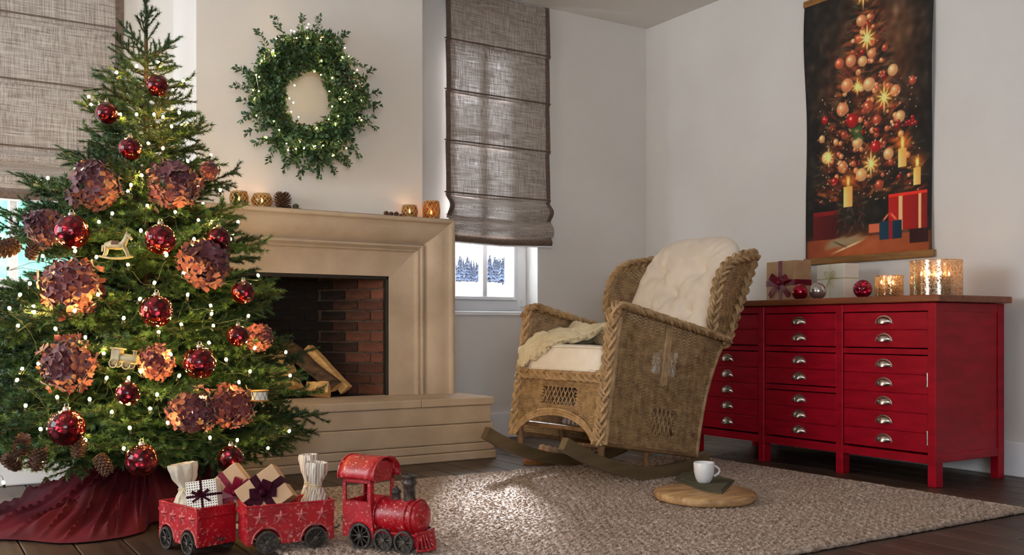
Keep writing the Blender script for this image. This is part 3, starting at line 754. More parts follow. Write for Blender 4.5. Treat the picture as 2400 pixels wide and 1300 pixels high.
def bauble(name, label, c, r, material, group=None, cap=(0,0,1), hang=None):
    g = thing(name, label, 'bauble', c, group=group)
    MB().ball((0,0,0), r, 28).obj('glass_ball', material, g)
    q = Vector(cap).normalized(); m = MB(); m.lathe([(r*0.2,r*0.93),(r*0.2,r*1.1),(r*0.14,r*1.14)], 12); m.tube([(r*0.1*math.cos(a),0,r*1.22+r*0.1*math.sin(a)) for a in [2*PI*i/10 for i in range(10)]], r*0.02, 5, closed=True)
    m.xform(q.to_track_quat('Z','Y').to_matrix().to_4x4()); m.obj('cap', 'pewter', g)
    return g
for px, X, r, mt, lb in ((1875, 4.13, 0.044, 'plain_red_glass', 'glossy red glass bauble resting against the kraft gift'), (1917, 4.12, 0.045, 'silver_glass', 'silver glass bauble between the two gifts on the chest'), (2022, 4.14, 0.047, 'pink_glass', 'patterned crimson bauble lying beside the small candle glass')):
    p = onchest(px, X); bauble('glass_bauble', lb, p+Vector((0,0,r)), r, mt, 'loose baubles on the red chest', cap=(0.3, 0.9, -0.35))
def flame_mesh():
    return MB().lathe([(0.0,0),(0.0035,0.003),(0.0048,0.008),(0.0038,0.014),(0.0018,0.020),(0.0,0.025)], 10).mesh('flame', 'flame')
FLAME = flame_mesh()
def candle(label, loc, r, h, wax, power, group, cat='candle'):
    c = thing('candle', label, cat, loc, group=group)
    MB().lathe([(r,0),(r,h*0.97),(r*0.92,h),(r*0.5,h-0.002),(0,h-0.003)], 18).obj('wax', wax, c)
    MB().tube([(0,0,h-0.003),(0.0006,0,h+0.006)], 0.0008, 5).obj('wick', 'soot_metal', c)
    f = place('flame', FLAME, c, (0,0,h+0.003))
    if power:
        ld = bpy.data.lights.new('candle_light', 'POINT'); ld.energy = power; ld.color = (1.0, 0.52, 0.22); ld.shadow_soft_size = 0.008
        lo = bpy.data.objects.new('candle_light', ld); COL.objects.link(lo); lo.parent = c; lo.location = (0,0,h+0.034)
    return c
def glass_cup(label, loc, r, h, material, group, th=0.003):
    g = MB().lathe([(r*0.9,0),(r,0.004),(r,h),(r-th,h),(r-th,0.008),(0,0.008)], 48)
    o = g.obj('candle_glass', material, None, loc=loc); tag(o, label, 'candle holder', group)
    k = MB(); k.tube([((r-th/2)*math.cos(a),(r-th/2)*math.sin(a),h) for a in [2*PI*i/48 for i in range(48)]], 0.0025, 6, closed=True); k.obj('rim', 'mercury_glass', o)
    return o
pl = onchest(2194, 4.22); glass_cup('large speckled mercury-glass candle holder with burning candles at the chest corner', pl, 0.118, 0.172, 'mercury_glass', 'mercury glass candle holders')
for i, (dx, dy) in enumerate(((-0.05, 0.045), (-0.06, -0.005), (-0.045, -0.055), (0.045, 0.03), (0.05, -0.035))):
    candle('slim grey candle in the large speckled glass, '+('front row nearest the small glass','front row middle','front row nearest the chest corner','back row nearest the small glass','back row nearest the chest corner')[i], pl+Vector((dx, dy, 0.009)), 0.018, 0.088, 'candle_wax', 0.16 if i in (0,2,4) else 0, 'candles inside the large glass')
ps = onchest(2084, 4.17); glass_cup('small speckled mercury-glass candle holder beside the patterned bauble', ps, 0.068, 0.108, 'mercury_glass', 'mercury glass candle holders')
for i, (dx, dy) in enumerate(((-0.02, 0.03), (-0.025, -0.018), (0.03, 0.0))):
    candle('slim grey candle in the small speckled glass, '+('nearest the patterned bauble','nearest the large glass','behind the other two')[i], ps+Vector((dx, dy, 0.009)), 0.016, 0.055, 'candle_wax', 0.16 if i == 1 else 0, 'candles inside the small glass')

# ------------------------------------------------------------------ printed cloth on the wall
TX = XR-0.012
tY0, tY1 = onX(1890, 300, TX).y, onX(2187, 300, TX).y      # picture left, picture right
tZ0, tZ1 = 1.125, 2.665
def paint(W=210, Hh=385):
    r = random.Random(11)
    u, v = np.meshgrid(np.linspace(0,1,W), np.linspace(0,1,Hh)); asp = (tZ1-tZ0)/(tY0-tY1)
    img = np.zeros((Hh, W, 3)); img[:] = (0.085, 0.085, 0.07)
    nz = RNG.normal(0, 1, (Hh//6+2, W//6+2)); nz = np.kron(nz, np.ones((6,6)))[:Hh,:W]
    for _ in range(26): nz = (nz+np.roll(nz,1,0)+np.roll(nz,1,1)+np.roll(nz,-1,0)+np.roll(nz,-1,1))/5
    def blend(mask, col): img[:] = img*(1-mask[...,None])+np.array(col)*mask[...,None]
    def soft(cx, cy, rx, ry): return np.exp(-(((u-cx)/rx)**2+((v-cy)/ry)**2))
    blend(soft(0.52,0.78,0.42,0.26)*0.9, (0.34,0.27,0.19)); blend(soft(0.75,0.78,0.2,0.2)*0.5, (0.42,0.30,0.20))
    blend(soft(0.5,0.5,0.42,0.34)*0.75, (0.34,0.19,0.11)); blend(soft(0.5,0.66,0.24,0.2)*0.6, (0.52,0.30,0.17))
    img[:] = np.clip(img+nz[...,None]*0.06, 0, 1)
    def dab(x, y, a, L, w, col, al=0.9):
        du, dv = u-x, (v-y)*asp; s = du*math.cos(a)+dv*math.sin(a); q = -du*math.sin(a)+dv*math.cos(a)
        blend(np.clip(1.4-np.maximum(np.abs(s)/L, np.abs(q)/w), 0, 1).clip(0,1)*al, col)
    for i in range(420):                                  # loose brushwork of the dark ground
        x, y = r.random(), 0.1+0.9*r.random(); k = math.exp(-((x-0.62)/0.3)**2-((y-0.78)/0.25)**2)
        g = r.uniform(-.03,.03); dab(x, y, r.uniform(0.9,1.9), r.uniform(0.03,0.09), r.uniform(0.012,0.03), (0.10+0.26*k+g, 0.095+0.17*k+g, 0.08+0.09*k+g), 0.35)
    top, base = 0.93, 0.22
    for i in range(900):                                  # dark boughs and warm light in them
        y = base+(top-base)*r.random()**1.25; f = 1-(y-base)/(top-base); x = 0.5+r.uniform(-1,1)*(0.06+0.36*f)
        c = r.choice([(0.07,0.06,0.045),(0.13,0.10,0.06),(0.18,0.15,0.09),(0.12,0.13,0.08),(0.30,0.17,0.09),(0.40,0.22,0.12),(0.24,0.10,0.07),(0.55,0.32,0.18),(0.62,0.38,0.22),(0.48,0.20,0.12)])
        dab(x, y, r.uniform(-0.9,0.2) if x < .5 else r.uniform(PI-0.2,PI+0.9), r.uniform(0.02,0.06), r.uniform(0.006,0.014), c, 0.75)
    for i in range(110):                                  # pale sprigs at the edges of the tree
        y = base+(top-base)*r.random(); f = 1-(y-base)/(top-base); sgn = r.choice((-1,1)); x = 0.5+sgn*(0.07+0.38*f)*r.uniform(0.85,1.12)
        dab(x, y, r.uniform(-0.8,0.8), r.uniform(0.02,0.045), 0.004, r.choice([(0.36,0.36,0.27),(0.28,0.28,0.22),(0.45,0.33,0.22)]), 0.7)
    def ball(x, y, R, col, dark=None):
        d = np.sqrt((u-x)**2+((v-y)*asp)**2)/R; blend(np.clip((1.08-d)*8,0,1), tuple(c*0.72 for c in col))
        d2 = np.sqrt((u-x+0.25*R)**2+((v-y)*asp-0.28*R)**2)/(R*0.75); blend(np.clip(1.15-d2,0,1).clip(0,1)*0.9, col)
        d3 = np.sqrt((u-x+0.3*R)**2+((v-y)*asp-0.35*R)**2)/(R*0.25); blend(np.clip(1.2-d3,0,1)*0.8, (1.0,0.95,0.82))
    warm = [(0.90,0.62,0.44),(0.82,0.46,0.33),(0.92,0.72,0.52),(0.74,0.37,0.26)]
    for i in range(130):
        y = base+0.05+(top-base-0.1)*r.random()**1.1; f = 1-(y-base)/(top-base); x = 0.5+r.uniform(-1,1)*(0.03+0.36*f); ball(x, y, r.uniform(0.010,0.022), r.choice(warm+[(0.62,0.12,0.10),(0.5,0.26,0.14)]))
    spots = [(.47,.865,.034,0),(.45,.80,.026,3),(.30,.728,.032,1),(.39,.727,.036,0),(.48,.715,.031,2),(.55,.735,.028,0),(.65,.742,.022,3),(.36,.64,.042,0),(.53,.625,.040,2),(.71,.655,.034,2),(.32,.555,.042,0),(.52,.545,.036,3),(.73,.58,.034,0),(.40,.505,.042,4),(.59,.49,.030,3),(.765,.485,.034,2),(.44,.42,.036,2),(.58,.395,.036,4),(.68,.36,.034,2),(.32,.34,.036,0),(.47,.30,.038,2),(.61,.255,.030,3),(.18,.385,.036,2),(.14,.46,.024,2),(.33,.46,.022,3),(.17,.53,.026,4),(.86,.60,.024,3),(.25,.29,.026,4)]
    for x, y, R, k in spots: ball(x, y, R*1.12, (warm+[(0.72,0.10,0.10)])[k])
    def star(x, y, R, col=(1.0,0.86,0.55)):
        blend(soft(x, y, R*0.9, R*0.9/asp)*0.55, (0.95,0.70,0.36))
        for a in (PI/2, 0.35, PI-0.35, 1.05, PI-1.05): 
            L = R*(1.25 if a == PI/2 else 0.8); dab(x, y, a, L, 0.0055, col, 0.95)
    for x, y, R in ((.485,.963,.075),(.515,.795,.07),(.645,.565,.07),(.545,.335,.065),(.20,.385,.05),(.44,.625,.04)): star(x, y, R)
    for i in range(230):
        x, y = r.uniform(0.1,0.92), r.uniform(0.2,0.62); dab(x, y, 0, 0.004, 0.004, r.choice([(0.95,0.85,0.72),(0.7,0.5,0.35)]), 0.8)
    def rect(x0, x1, y0, y1, col, col2=None):
        mk = ((u > x0) & (u < x1) & (v > y0) & (v < y1)).astype(float); blend(mk*0.95, col)
        if col2: blend(mk*np.clip((u-x0)/(x1-x0),0,1)*0.8, col2)
    rect(0,1,0,0.075,(0.46,0.24,0.13)); blend((v < 0.12)*soft(0.5,0.03,0.6,0.07)*0.9, (0.62,0.36,0.20)); img[:] = np.clip(img+nz[...,None]*0.02,0,1)
    rect(0.07,0.30,0.075,0.165,(0.40,0.06,0.06),(0.26,0.03,0.04)); rect(0.07,0.30,0.165,0.18,(0.50,0.10,0.10))
    rect(0.68,0.97,0.085,0.21,(0.66,0.12,0.07),(0.45,0.06,0.05)); rect(0.76,0.785,0.085,0.215,(0.92,0.66,0.50)); rect(0.905,0.925,0.085,0.215,(0.92,0.66,0.50)); rect(0.68,0.97,0.205,0.215,(0.78,0.22,0.14))
    rect(0.61,0.78,0.055,0.12,(0.06,0.26,0.34),(0.04,0.18,0.26)); rect(0.68,0.71,0.055,0.12,(0.55,0.10,0.14)); dab(0.66,0.135,0.8,0.03,0.007,(0.9,0.52,0.42)); dab(0.72,0.135,PI-0.8,0.03,0.007,(0.9,0.52,0.42))
    rect(0.53,0.61,0.085,0.115,(0.72,0.42,0.30)); rect(0.84,0.98,0.035,0.085,(0.20,0.05,0.05))
    for i in range(60): dab(r.uniform(0.28,0.5), r.uniform(0.10,0.20), r.uniform(0,PI), 0.03, 0.007, r.choice([(0.18,0.16,0.12),(0.34,0.30,0.24),(0.30,0.10,0.08)]))
    for i in range(16): dab(0.36+r.uniform(-.11,.11), 0.06+r.uniform(-.012,.012), 0.25, 0.07, 0.012, (0.56,0.50,0.40), 0.6)
    dab(0.36, 0.04, 0.3, 0.11, 0.006, (0.80,0.74,0.62)); dab(0.30,0.052,-0.4,0.05,0.005,(0.3,0.24,0.18))
    def candle_p(x, y0, y1, w):
        rect(x-w, x+w, y0, y1, (0.93,0.76,0.50),(0.78,0.52,0.30)); blend(soft(x, y1+0.02, 0.06, 0.03)*0.6, (0.95,0.55,0.18)); dab(x, y1+0.018, PI/2, 0.03, 0.011, (1.0,0.88,0.55))
    candle_p(0.365,0.19,0.265,0.036); candle_p(0.785,0.305,0.37,0.03); candle_p(0.895,0.235,0.295,0.025)
    rect(0.755,0.815,0.29,0.302,(0.20,0.14,0.10)); rect(0.775,0.795,0.225,0.29,(0.24,0.17,0.12)); rect(0.74,0.83,0.215,0.226,(0.26,0.18,0.12))
    for i in range(9): ball(0.80+r.uniform(-.05,.09), 0.46+r.uniform(-.015,.015), 0.014, (0.66,0.10,0.12))
    for i in range(10): dab(0.44+r.uniform(-.03,.03), 0.46+r.uniform(-.02,.02), r.uniform(0,3), 0.03, 0.01, (0.26,0.36,0.20))
    edge = np.clip(np.minimum(u, 1-u)/0.03, 0, 1); img[:] *= (0.55+0.45*edge)[...,None]
    return np.clip(img**1.3*1.4, 0, 0.96)
img = paint(); Hh, Wd = img.shape[:2]
def cloth(u, v):
    return (-0.006-0.010*math.sin(v*9+u*2)*abs(2*u-1)**2*(0.4+v)-0.004*math.sin(u*7), (tY0-tY1)*(0.5-u)+0.006*math.sin(v*6)*(2*u-1), (tZ1-tZ0)*v)
tp = thing('wall_hanging', 'printed cloth wall hanging of a glowing christmas tree with candles and gifts', 'wall hanging', (TX, (tY0+tY1)/2, tZ0))
co = MB().grid(cloth, Wd, Hh).obj('printed_cloth', 'print', tp)
ca = co.data.color_attributes.new('paint', 'FLOAT_COLOR', 'POINT')
arr = np.ones((Hh*Wd, 4), dtype=np.float32); s = img.reshape(-1, 3); arr[:, :3] = np.where(s <= 0.04045, s/12.92, ((s+0.055)/1.055)**2.4)
ca.data.foreach_set('color', arr.ravel())
so = co.modifiers.new('thickness', 'SOLIDIFY'); so.thickness = 0.002
hw = (tY0-tY1)/2
for z in (-0.008, tZ1-tZ0-0.01):
    MB().bbox((-0.016, -hw-0.012, z-0.02), (0.006, hw+0.012, z+0.02), 0.005, 2).obj('rod', 'rod_wood', tp)
# ================================================================== rug
RX0, RX1, RY0, RY1, RT = 1.03, 3.74, 2.10, 4.05, 0.014
nx, ny = 430, 310
gx = np.linspace(RX0, RX1, nx); gy = np.linspace(RY0, RY1, ny)
A, B = np.meshgrid(gx, gy)
row = np.floor((B-RY0)/0.036); ph = (row % 2)*PI
hgt = RT-0.001+0.0065*np.abs(np.sin((B-RY0)/0.036*PI))**0.7*(0.5+0.5*np.sin(A/0.036*2*PI+ph+2.2*np.sin((B-RY0)/0.036*2*PI)+1.2*np.sin(A*3+B*7)))+RNG.normal(0, 0.0014, A.shape)
ed = np.minimum(np.minimum(A-RX0, RX1-A), np.minimum(B-RY0, RY1-B)); hgt *= np.clip(ed/0.02, 0, 1)**0.4
hgt = np.maximum(hgt, 0.002)
A2 = A+RNG.normal(0, 0.0015, A.shape); B2 = B+RNG.normal(0, 0.0015, B.shape)
m = MB(); rc = Vector(((RX0+RX1)/2, (RY0+RY1)/2, 0))
m.v = [(a-rc.x, b_-rc.y, c) for a, b_, c in zip(A2.ravel().tolist(), B2.ravel().tolist(), hgt.ravel().tolist())]
m.f = [(j*nx+i, j*nx+i+1, (j+1)*nx+i+1, (j+1)*nx+i) for j in range(ny-1) for i in range(nx-1)]; m.m = [0]*len(m.f)
rug = thing('rug', 'large braided natural jute rug under the rocking chair', 'rug', rc)
tag(m.obj('braided_pile', 'jute', rug, smooth=False), kind='stuff')
m = MB()
for (a, b_) in (((RX0,RY0),(RX1,RY0)), ((RX1,RY0),(RX1,RY1)), ((RX1,RY1),(RX0,RY1)), ((RX0,RY1),(RX0,RY0))):
    n = int((Vector(a)-Vector(b_)).length/0.012); pts = []
    for i in range(n+1):
        q = Vector(a).lerp(Vector(b_), i/n); pts.append((q.x-rc.x+random.uniform(-.002,.002), q.y-rc.y+random.uniform(-.002,.002), 0.009+random.uniform(-.001,.001)))
    m.tube(pts, [0.008+random.uniform(-.0015,.002) for _ in pts], 6)
m.obj('binding', 'jute', rug)

# ================================================================== wicker rocking chair
TILT = math.radians(9.5); LIFT = 0.208; CS = 0.93
nf, ff = Vector((2.625, 3.400, 0)), Vector((2.563, 4.024, 0))
mid = (nf+ff)/2; HEAD = math.atan2(-0.099, -0.994)
rk = thing('rocking_chair', 'wicker wing-back rocking chair with braided edges on curved wooden rockers', 'rocking chair', (mid.x, mid.y, RT), HEAD)
ct, st = math.cos(TILT), math.sin(TILT)
def T(x, y, z): x, y, z = x*CS, y*CS, z*CS; return Vector((x*ct-z*st, y, LIFT-RT+z*ct+x*st))
HWd = 0.335
def xb(z): return -0.70-0.14*(max(z,0)/0.66)**2.6 if z < 0.66 else -0.84-0.16*((z-0.66)/0.5)
def weave(m, M, rows, s0f, s1f, ds, pitch, holes=(), amp=0.0042, th=0.0030, cut=None, hh=0.46):
    for ri, t in enumerate(rows):
        s0, s1 = s0f(t), s1f(t); n = max(2, int(abs(s1-s0)/ds*2)); run = []
        runs = []
        for i in range(n+1):
            s = s0+(s1-s0)*i/n
            bad = any(a < s < b_ and c < t < d for a, b_, c, d in holes) or (cut and cut(s, t))
            if bad:
                if len(run) > 1: runs.append(run)
                run = []
            else: run.append((s, amp*math.sin(PI*s/ds+PI*(ri % 2))))
        if len(run) > 1: runs.append(run)
        for rn in runs:
            V = []; Fs = []
            for s, a in rn:
                V += [M(s, t+pitch*hh, a), M(s, t, a+th), M(s, t-pitch*hh, a), M(s, t, a-th)]
            for i in range(len(rn)-1):
                for j in range(4): Fs.append((4*i+j, 4*i+(j+1) % 4, 4*i+4+(j+1) % 4, 4*i+4+j))
            m.add(V, Fs)
def stakes(m, M, ss, t0f, t1f, r=0.0022, n=5, holes=(), cut=None):
    for s in ss:
        t0, t1 = t0f(s), t1f(s); run = []
        for i in range(41):
            t = t0+(t1-t0)*i/40
            if any(a < s < b_ and c < t < d for a, b_, c, d in holes) or (cut and cut(s, t)):
                if len(run) > 1: m.tube(run, r, n, caps=False)
                run = []
            else: run.append(M(s, t, 0))
        if len(run) > 1: m.tube(run[::4]+[run[-1]], r, n, caps=False)
def lattice(m, M, hole, n, r=0.0026):
    a, b_, c, d = hole; w, h = b_-a, d-c
    for i in range(-1, n+1):
        for sg in (1, -1):
            P = []
            for k in range(7):
                f = k/6; s = a+w*(i+0.5)/n+sg*(f-0.5)*w/n*1.6+sg*0.0; t = c+h*f
                if a-0.004 <= s <= b_+0.004: P.append(M(s, t, 0.003*sg))
            if len(P) > 2: m.tube(P, r, 5, caps=False)
def braid(m, pts, w, rs, nrm, freq=None, ns=3):
    P = [Vector(p) for p in pts]; L = [0]
    for a, b_ in zip(P[:-1], P[1:]): L.append(L[-1]+(b_-a).length)
    tot = L[-1]; n = max(12, int(tot/0.010)); Q = []
    j = 0
    for i in range(n+1):
        d = tot*i/n
        while j < len(L)-2 and L[j+1] < d: j += 1
        f = (d-L[j])/max(1e-9, L[j+1]-L[j]); Q.append(P[j].lerp(P[j+1], f))
    wl = freq or w*3.6
    for k in range(ns):
        for sub in (-1, 1):
            S = []
            for i, q in enumerate(Q):
                tg = (Q[min(i+1,n)]-Q[max(i-1,0)]).normalized(); nn = Vector(nrm); nn = (nn-tg*nn.dot(tg)).normalized(); sd = tg.cross(nn)
                th = 2*PI*tot*i/n/wl+2*PI*k/ns
                S.append(q+sd*(w*0.5*math.sin(th))+nn*(rs*1.1*math.sin(2*th))+sd*sub*rs*0.5+tg*sub*rs*0.8)
            m.tube(S, rs, 5, caps=True)
PT = 0.0082
frange = lambda a, b_, d: [a+d*i for i in range(int((b_-a)/d)+1)]
# side panels
topz = lambda x: 0.655-0.03*(-x/0.82)
for sd, nm in ((1, 'near'), (-1, 'far')):
    y0 = HWd*sd
    M = lambda s, t, a, y0=y0, sd=sd: T(s, y0+a*sd, t)
    holes = [(-0.475, -0.305, 0.385, 0.510), (-0.50, -0.345, 0.085, 0.215)] if sd == 1 else [(-0.475, -0.305, 0.385, 0.510), (-0.50, -0.345, 0.085, 0.215)]
    m = MB(); weave(m, M, frange(0.006, 0.672, PT), lambda t: -0.012, lambda t: xb(t)+0.01, 0.021, PT, holes, cut=lambda s, t: t > 0.672+0.05*s)
    stakes(m, M, [-0.03-0.042*i for i in range(18)], lambda s: 0.0, lambda s: topz(s), holes=holes, cut=lambda s, t: s < xb(t))
    pn = m.obj('side_panel', 'wicker_panel', rk, smooth=True, ang=60)
    for h in holes:
        m = MB(); lattice(m, M, h, 5); m.obj('lattice', 'wicker', pn)
    m = MB()                                         # wrapped upright dividing the upper opening
    P = [T(-0.39, y0+0.004*sd, 0.33+0.315*i/34) for i in range(35)]
    for dxx in (-0.014, 0, 0.014): m.tube([p+Vector((dxx, 0, 0)) for p in P], [0.0085+0.0012*(i % 2) for i in range(35)], 7)
    m.obj('wrapped_upright', 'wicker', pn)
    m = MB(); m.tube([T(0.0-0.03, y0+0.006*sd, 0.62*i/60) for i in range(61)], [0.016+0.0016*(i % 2) for i in range(61)], 9); m.obj('wrapped_post', 'wicker', rk)
    m = MB(); m.tube([T(-0.02, y0, 0.004), T(-0.35, y0, 0.0), T(xb(0)+0.0, y0, 0.004)], 0.010, 8); m.obj('bottom_rail', 'wicker_dark', rk)
    # braids: front edge, arm
    m = MB(); braid(m, [T(0.004, y0-0.004*sd, 0.0), T(0.006, y0-0.004*sd, 0.3), T(0.006, y0-0.004*sd, 0.635)], 0.040, 0.0085, (0.9, 0.35*sd, 0)); m.obj('front_braid', 'wicker', rk)
    m = MB()
    arm = [T(0.012, y0, 0.63), T(0.004, y0, 0.664), T(-0.03, y0, 0.682), T(-0.10, y0+0.003*sd, 0.680), T(-0.3, y0+0.008*sd, 0.668), T(-0.55, y0+0.014*sd, 0.655), T(-0.72, y0+0.016*sd, 0.645), T(-0.84, y0+0.012*sd, 0.640)]
    braid(m, arm, 0.052, 0.010, (0.25, 0.15*sd, 1)); m.obj('arm_braid', 'wicker', rk)
    # wing
    def xf(z): # front edge of the wing
        pts = [(0.60,-0.70),(0.68,-0.665),(0.78,-0.635),(0.90,-0.635),(0.98,-0.665),(1.04,-0.72),(1.08,-0.80),(1.11,-0.9),(1.2,-0.97)]
        for (za, xa), (zb2, xb2) in zip(pts[:-1], pts[1:]):
            if za <= z <= zb2: return xa+(xb2-xa)*(z-za)/(zb2-za)
        return pts[-1][1]
    def Mw(s, t, a, sd=sd):
        x0, x1 = xb(t)-0.01, xf(t); f = s/0.32
        x = x0+(x1-x0)*f; y = (HWd+0.075*math.sin(f*PI/2)*min(1, (t-0.5)/0.3))*sd
        return T(x, y+a*sd, t)
    m = MB(); weave(m, Mw, frange(0.66, 1.09, PT), lambda t: 0.0, lambda t: 0.32, 0.023, PT, amp=0.0035)
    stakes(m, Mw, [0.02+0.06*i for i in range(6)], lambda s: 0.66, lambda s: 1.09)
    m.obj('wing', 'wicker_panel', rk, ang=60)
    edge = [Mw(0.32, z, 0) for z in (0.655, 0.70, 0.75, 0.80, 0.85, 0.90, 0.95, 0.99, 1.02, 1.05, 1.075, 1.095)]+[T(-0.93, (HWd+0.05)*sd, 1.125), T(-0.99, (HWd+0.02)*sd, 1.135)]
    m = MB(); braid(m, edge, 0.040, 0.009, (0.5, 0.9*sd, 0.2)); m.obj('wing_braid', 'wicker', rk)
    m = MB(); braid(m, [T(xb(z)-0.012, (HWd+0.012)*sd, z) for z in (0.60, 0.68, 0.78, 0.88, 0.98, 1.06, 1.12, 1.14)], 0.042, 0.009, (-0.4, 0.9*sd, 0.1)); m.obj('back_braid', 'wicker', rk)
    m = MB(); m.tube([T(xb(z)-0.004, HWd*sd, z) for z in [0.03*i for i in range(38)]], 0.011, 8); m.obj('back_post', 'wicker_panel', rk)
    # legs and rocker (already in tilted space)
    R0 = 1.13
    yr = (HWd-0.030)*CS*sd
    arc = lambda t: (t+0.44)**2/(2*R0)
    poly = []
    tt = [-0.76+0.96*i/26 for i in range(27)]
    low = [(t, arc(t)) for t in tt]; up = []
    for t in tt:
        sl = (t+0.44)/R0; nn = Vector((-sl, 1)).normalized(); up.append((t+nn.x*0.058, arc(t)+nn.y*0.058))
    m = MB(); n = len(tt); V = []
    for yy in (yr-0.019, yr+0.019):
        V += [(a, yy, z+0.001) for a, z in low]+[(a, yy, z+0.001) for a, z in up]
    Fs = []
    for i in range(n-1):
        Fs += [(i, i+1, n+i+1, n+i), (2*n+i+1, 2*n+i, 3*n+i, 3*n+i+1), (i+1, i, 2*n+i, 2*n+i+1), (n+i, n+i+1, 3*n+i+1, 3*n+i)]
    Fs += [(0, n, 3*n, 2*n), (n-1, 3*n-1, 4*n-1, 2*n-1)]
    m.add(V, Fs); m.obj('rocker', 'rocker_wood', rk)
    for xx in (-0.02, -0.655):
        p = T(xx, HWd*sd*0.97, 0.12); q = Vector((p.x+0.012*0, yr, arc(p.x)+0.05)); MB().tube([p, p.lerp(q, 0.5), q], [0.018,0.017,0.016], 9).obj('leg', 'wicker_dark', rk)
    p = Vector((-0.33, yr, arc(-0.33)+0.045)); MB().tube([p, T(-0.32, HWd*sd*0.97, 0.08)], 0.014, 8).obj('leg', 'wicker_dark', rk)
# front panel with arch
arch = lambda s, t: t < 0.015+0.118*max(0, 1-(s/0.29)**2)**0.62 if abs(s) < 0.29 else False
M = lambda s, t, a: T(0.0+a, s, t)
hole = (-0.115, 0.125, 0.172, 0.262)
m = MB(); weave(m, M, frange(0.01, 0.312, PT), lambda t: -HWd+0.012, lambda t: HWd-0.012, 0.021, PT, [hole], cut=arch)
stakes(m, M, [-0.30+0.05*i for i in range(13)], lambda s: 0.0, lambda s: 0.315, holes=[hole], cut=arch)
fpn = m.obj('front_panel', 'wicker', rk, ang=60)
m = MB(); lattice(m, M, hole, 8); m.obj('lattice', 'wicker', fpn)
m = MB()
P = []
for i in range(41):
    s = -0.315+0.63*i/40; z = 0.015+0.118*max(0, 1-(s/0.29)**2)**0.62 if abs(s) < 0.29 else 0.015
    P.append(T(0.006, s, z))
for dz in (-0.012, 0.0, 0.012): m.tube([p+Vector((0.002, 0, dz)) for p in P], 0.0075, 6)
m.obj('arch_rim', 'wicker', fpn)
m = MB(); braid(m, [T(0.012, -HWd+0.02, 0.322), T(0.014, 0, 0.322), T(0.012, HWd-0.02, 0.322)], 0.036, 0.0085, (1, 0, 0.4)); m.obj('seat_rail_braid', 'wicker', rk)
m = MB(); m.bbox((-0.66, -HWd+0.02, 0.0), (0.0, HWd-0.02, 0.02), 0.004)
m.v = [tuple(T(p[0], p[1], p[2]+0.292)) for p in m.v]; m.obj('seat_deck', 'wicker_dark', rk)
Mb = lambda s, t, a: T(xb(t)-a, s, t)
m = MB(); weave(m, Mb, frange(0.01, 1.13, PT*1.3), lambda t: -HWd, lambda t: HWd, 0.024, PT*1.3); m.obj('backrest', 'wicker', rk, ang=60)
m = MB(); braid(m, [T(-0.995, y, 1.14+0.02*math.cos(y/0.35*PI/2)) for y in (-0.345,-0.2,0,0.2,0.345)], 0.042, 0.009, (-0.3,0,1)); m.obj('top_braid', 'wicker', rk)
for xx in (-0.06, -0.62): MB().tube([T(xx, -HWd+0.03, 0.06), T(xx, HWd-0.03, 0.06)], 0.012, 8).obj('stretcher', 'wicker_dark', rk)

# cushions: placed in chair space, top-level
CM = Matrix.Translation((mid.x, mid.y, RT)) @ Matrix.Rotation(HEAD, 4, 'Z')
def chairspace(m, org):
    o = CM @ T(*org); m.v = [tuple(CM @ T(*p) - o) for p in m.v]; return o
def sgnpow(a, p): return math.copysign(abs(a)**p, a)
m = MB()
cw, cd = 0.300, 0.305
NS = 56
def seatc(u, v):
    a = 2*PI*u; k = v
    cx, cy = sgnpow(math.cos(a), 0.28), sgnpow(math.sin(a), 0.28)
    if k < 0.3: r = k/0.3; z = 0.0
    elif k < 0.7: r = 1.0+0.03*math.sin((k-0.3)/0.4*PI); z = 0.140*(k-0.3)/0.4
    else: r = 1-(k-0.7)/0.3; z = 0.140
    bul = 0.022*(1-min(1, r)**3)*(1 if k > 0.5 else 0)
    return (-0.285+cd*cx*r, cw*cy*r, 0.330+z+bul+(0.004*math.sin(9*cx*r+4*cy) if k > .6 else 0))
m.grid(seatc, NS, 40, wrap=True)
o = chairspace(m, (-0.285, 0, 0.33)); sc = m.obj('seat_cushion', 'seat_canvas', None, loc=o, ang=70); tag(sc, 'off-white canvas box cushion on the wicker chair seat', 'cushion')
m = MB()
for zz in (0.345, 0.462):
    m.tube([(-0.285+(cd+0.008)*sgnpow(math.cos(2*PI*i/72), .28), (cw+0.008)*sgnpow(math.sin(2*PI*i/72), .28), zz) for i in range(72)], 0.0045, 6, closed=True)
m.v = [tuple(CM @ T(*p)-o) for p in m.v]; m.obj('piping', 'seat_canvas', sc)
# tufted back cushion
tufts = [(-0.42, 0.42), (0.42, 0.42), (-0.42, -0.2), (0.42, -0.2), (0, 0.1), (0,-0.55)]
def backc(u, v):
    a = 2*PI*u
    if v < 0.5: r = v/0.5; side = 1
    else: r = (1-v)/0.5; side = -1
    rr = math.sin(r*PI/2)
    cy, cz = sgnpow(math.cos(a), 0.45), sgnpow(math.sin(a), 0.55)
    y, z = cy*rr, cz*rr
    th = 0.10*max(0, 1-rr**4)**0.55
    if side > 0:
        for (ty, tz) in tufts:
            d2 = (y-ty)**2+(z-tz)**2; d = math.sqrt(d2); th -= 0.052*math.exp(-d2/0.010)+0.016*math.exp(-d2/0.07)
            an = math.atan2(z-tz, y-ty); th += 0.006*math.sin(an*6+ty*9)*math.exp(-(d-0.2)**2/0.03)
        th = max(th, 0.0)
        ed = max(0, rr-0.7)/0.3; th += 0.005*math.sin(a*26)*ed*(1-ed)*4
    zz = 0.845+0.40*z
    wid = (0.352-0.045*max(0, -z-0.1))*(1-0.10*max(0, z)**2)
    x = xb(zz)+0.09+side*th
    return (x, wid*y, zz)
m = MB(); m.grid(backc, 110, 70, wrap=True)
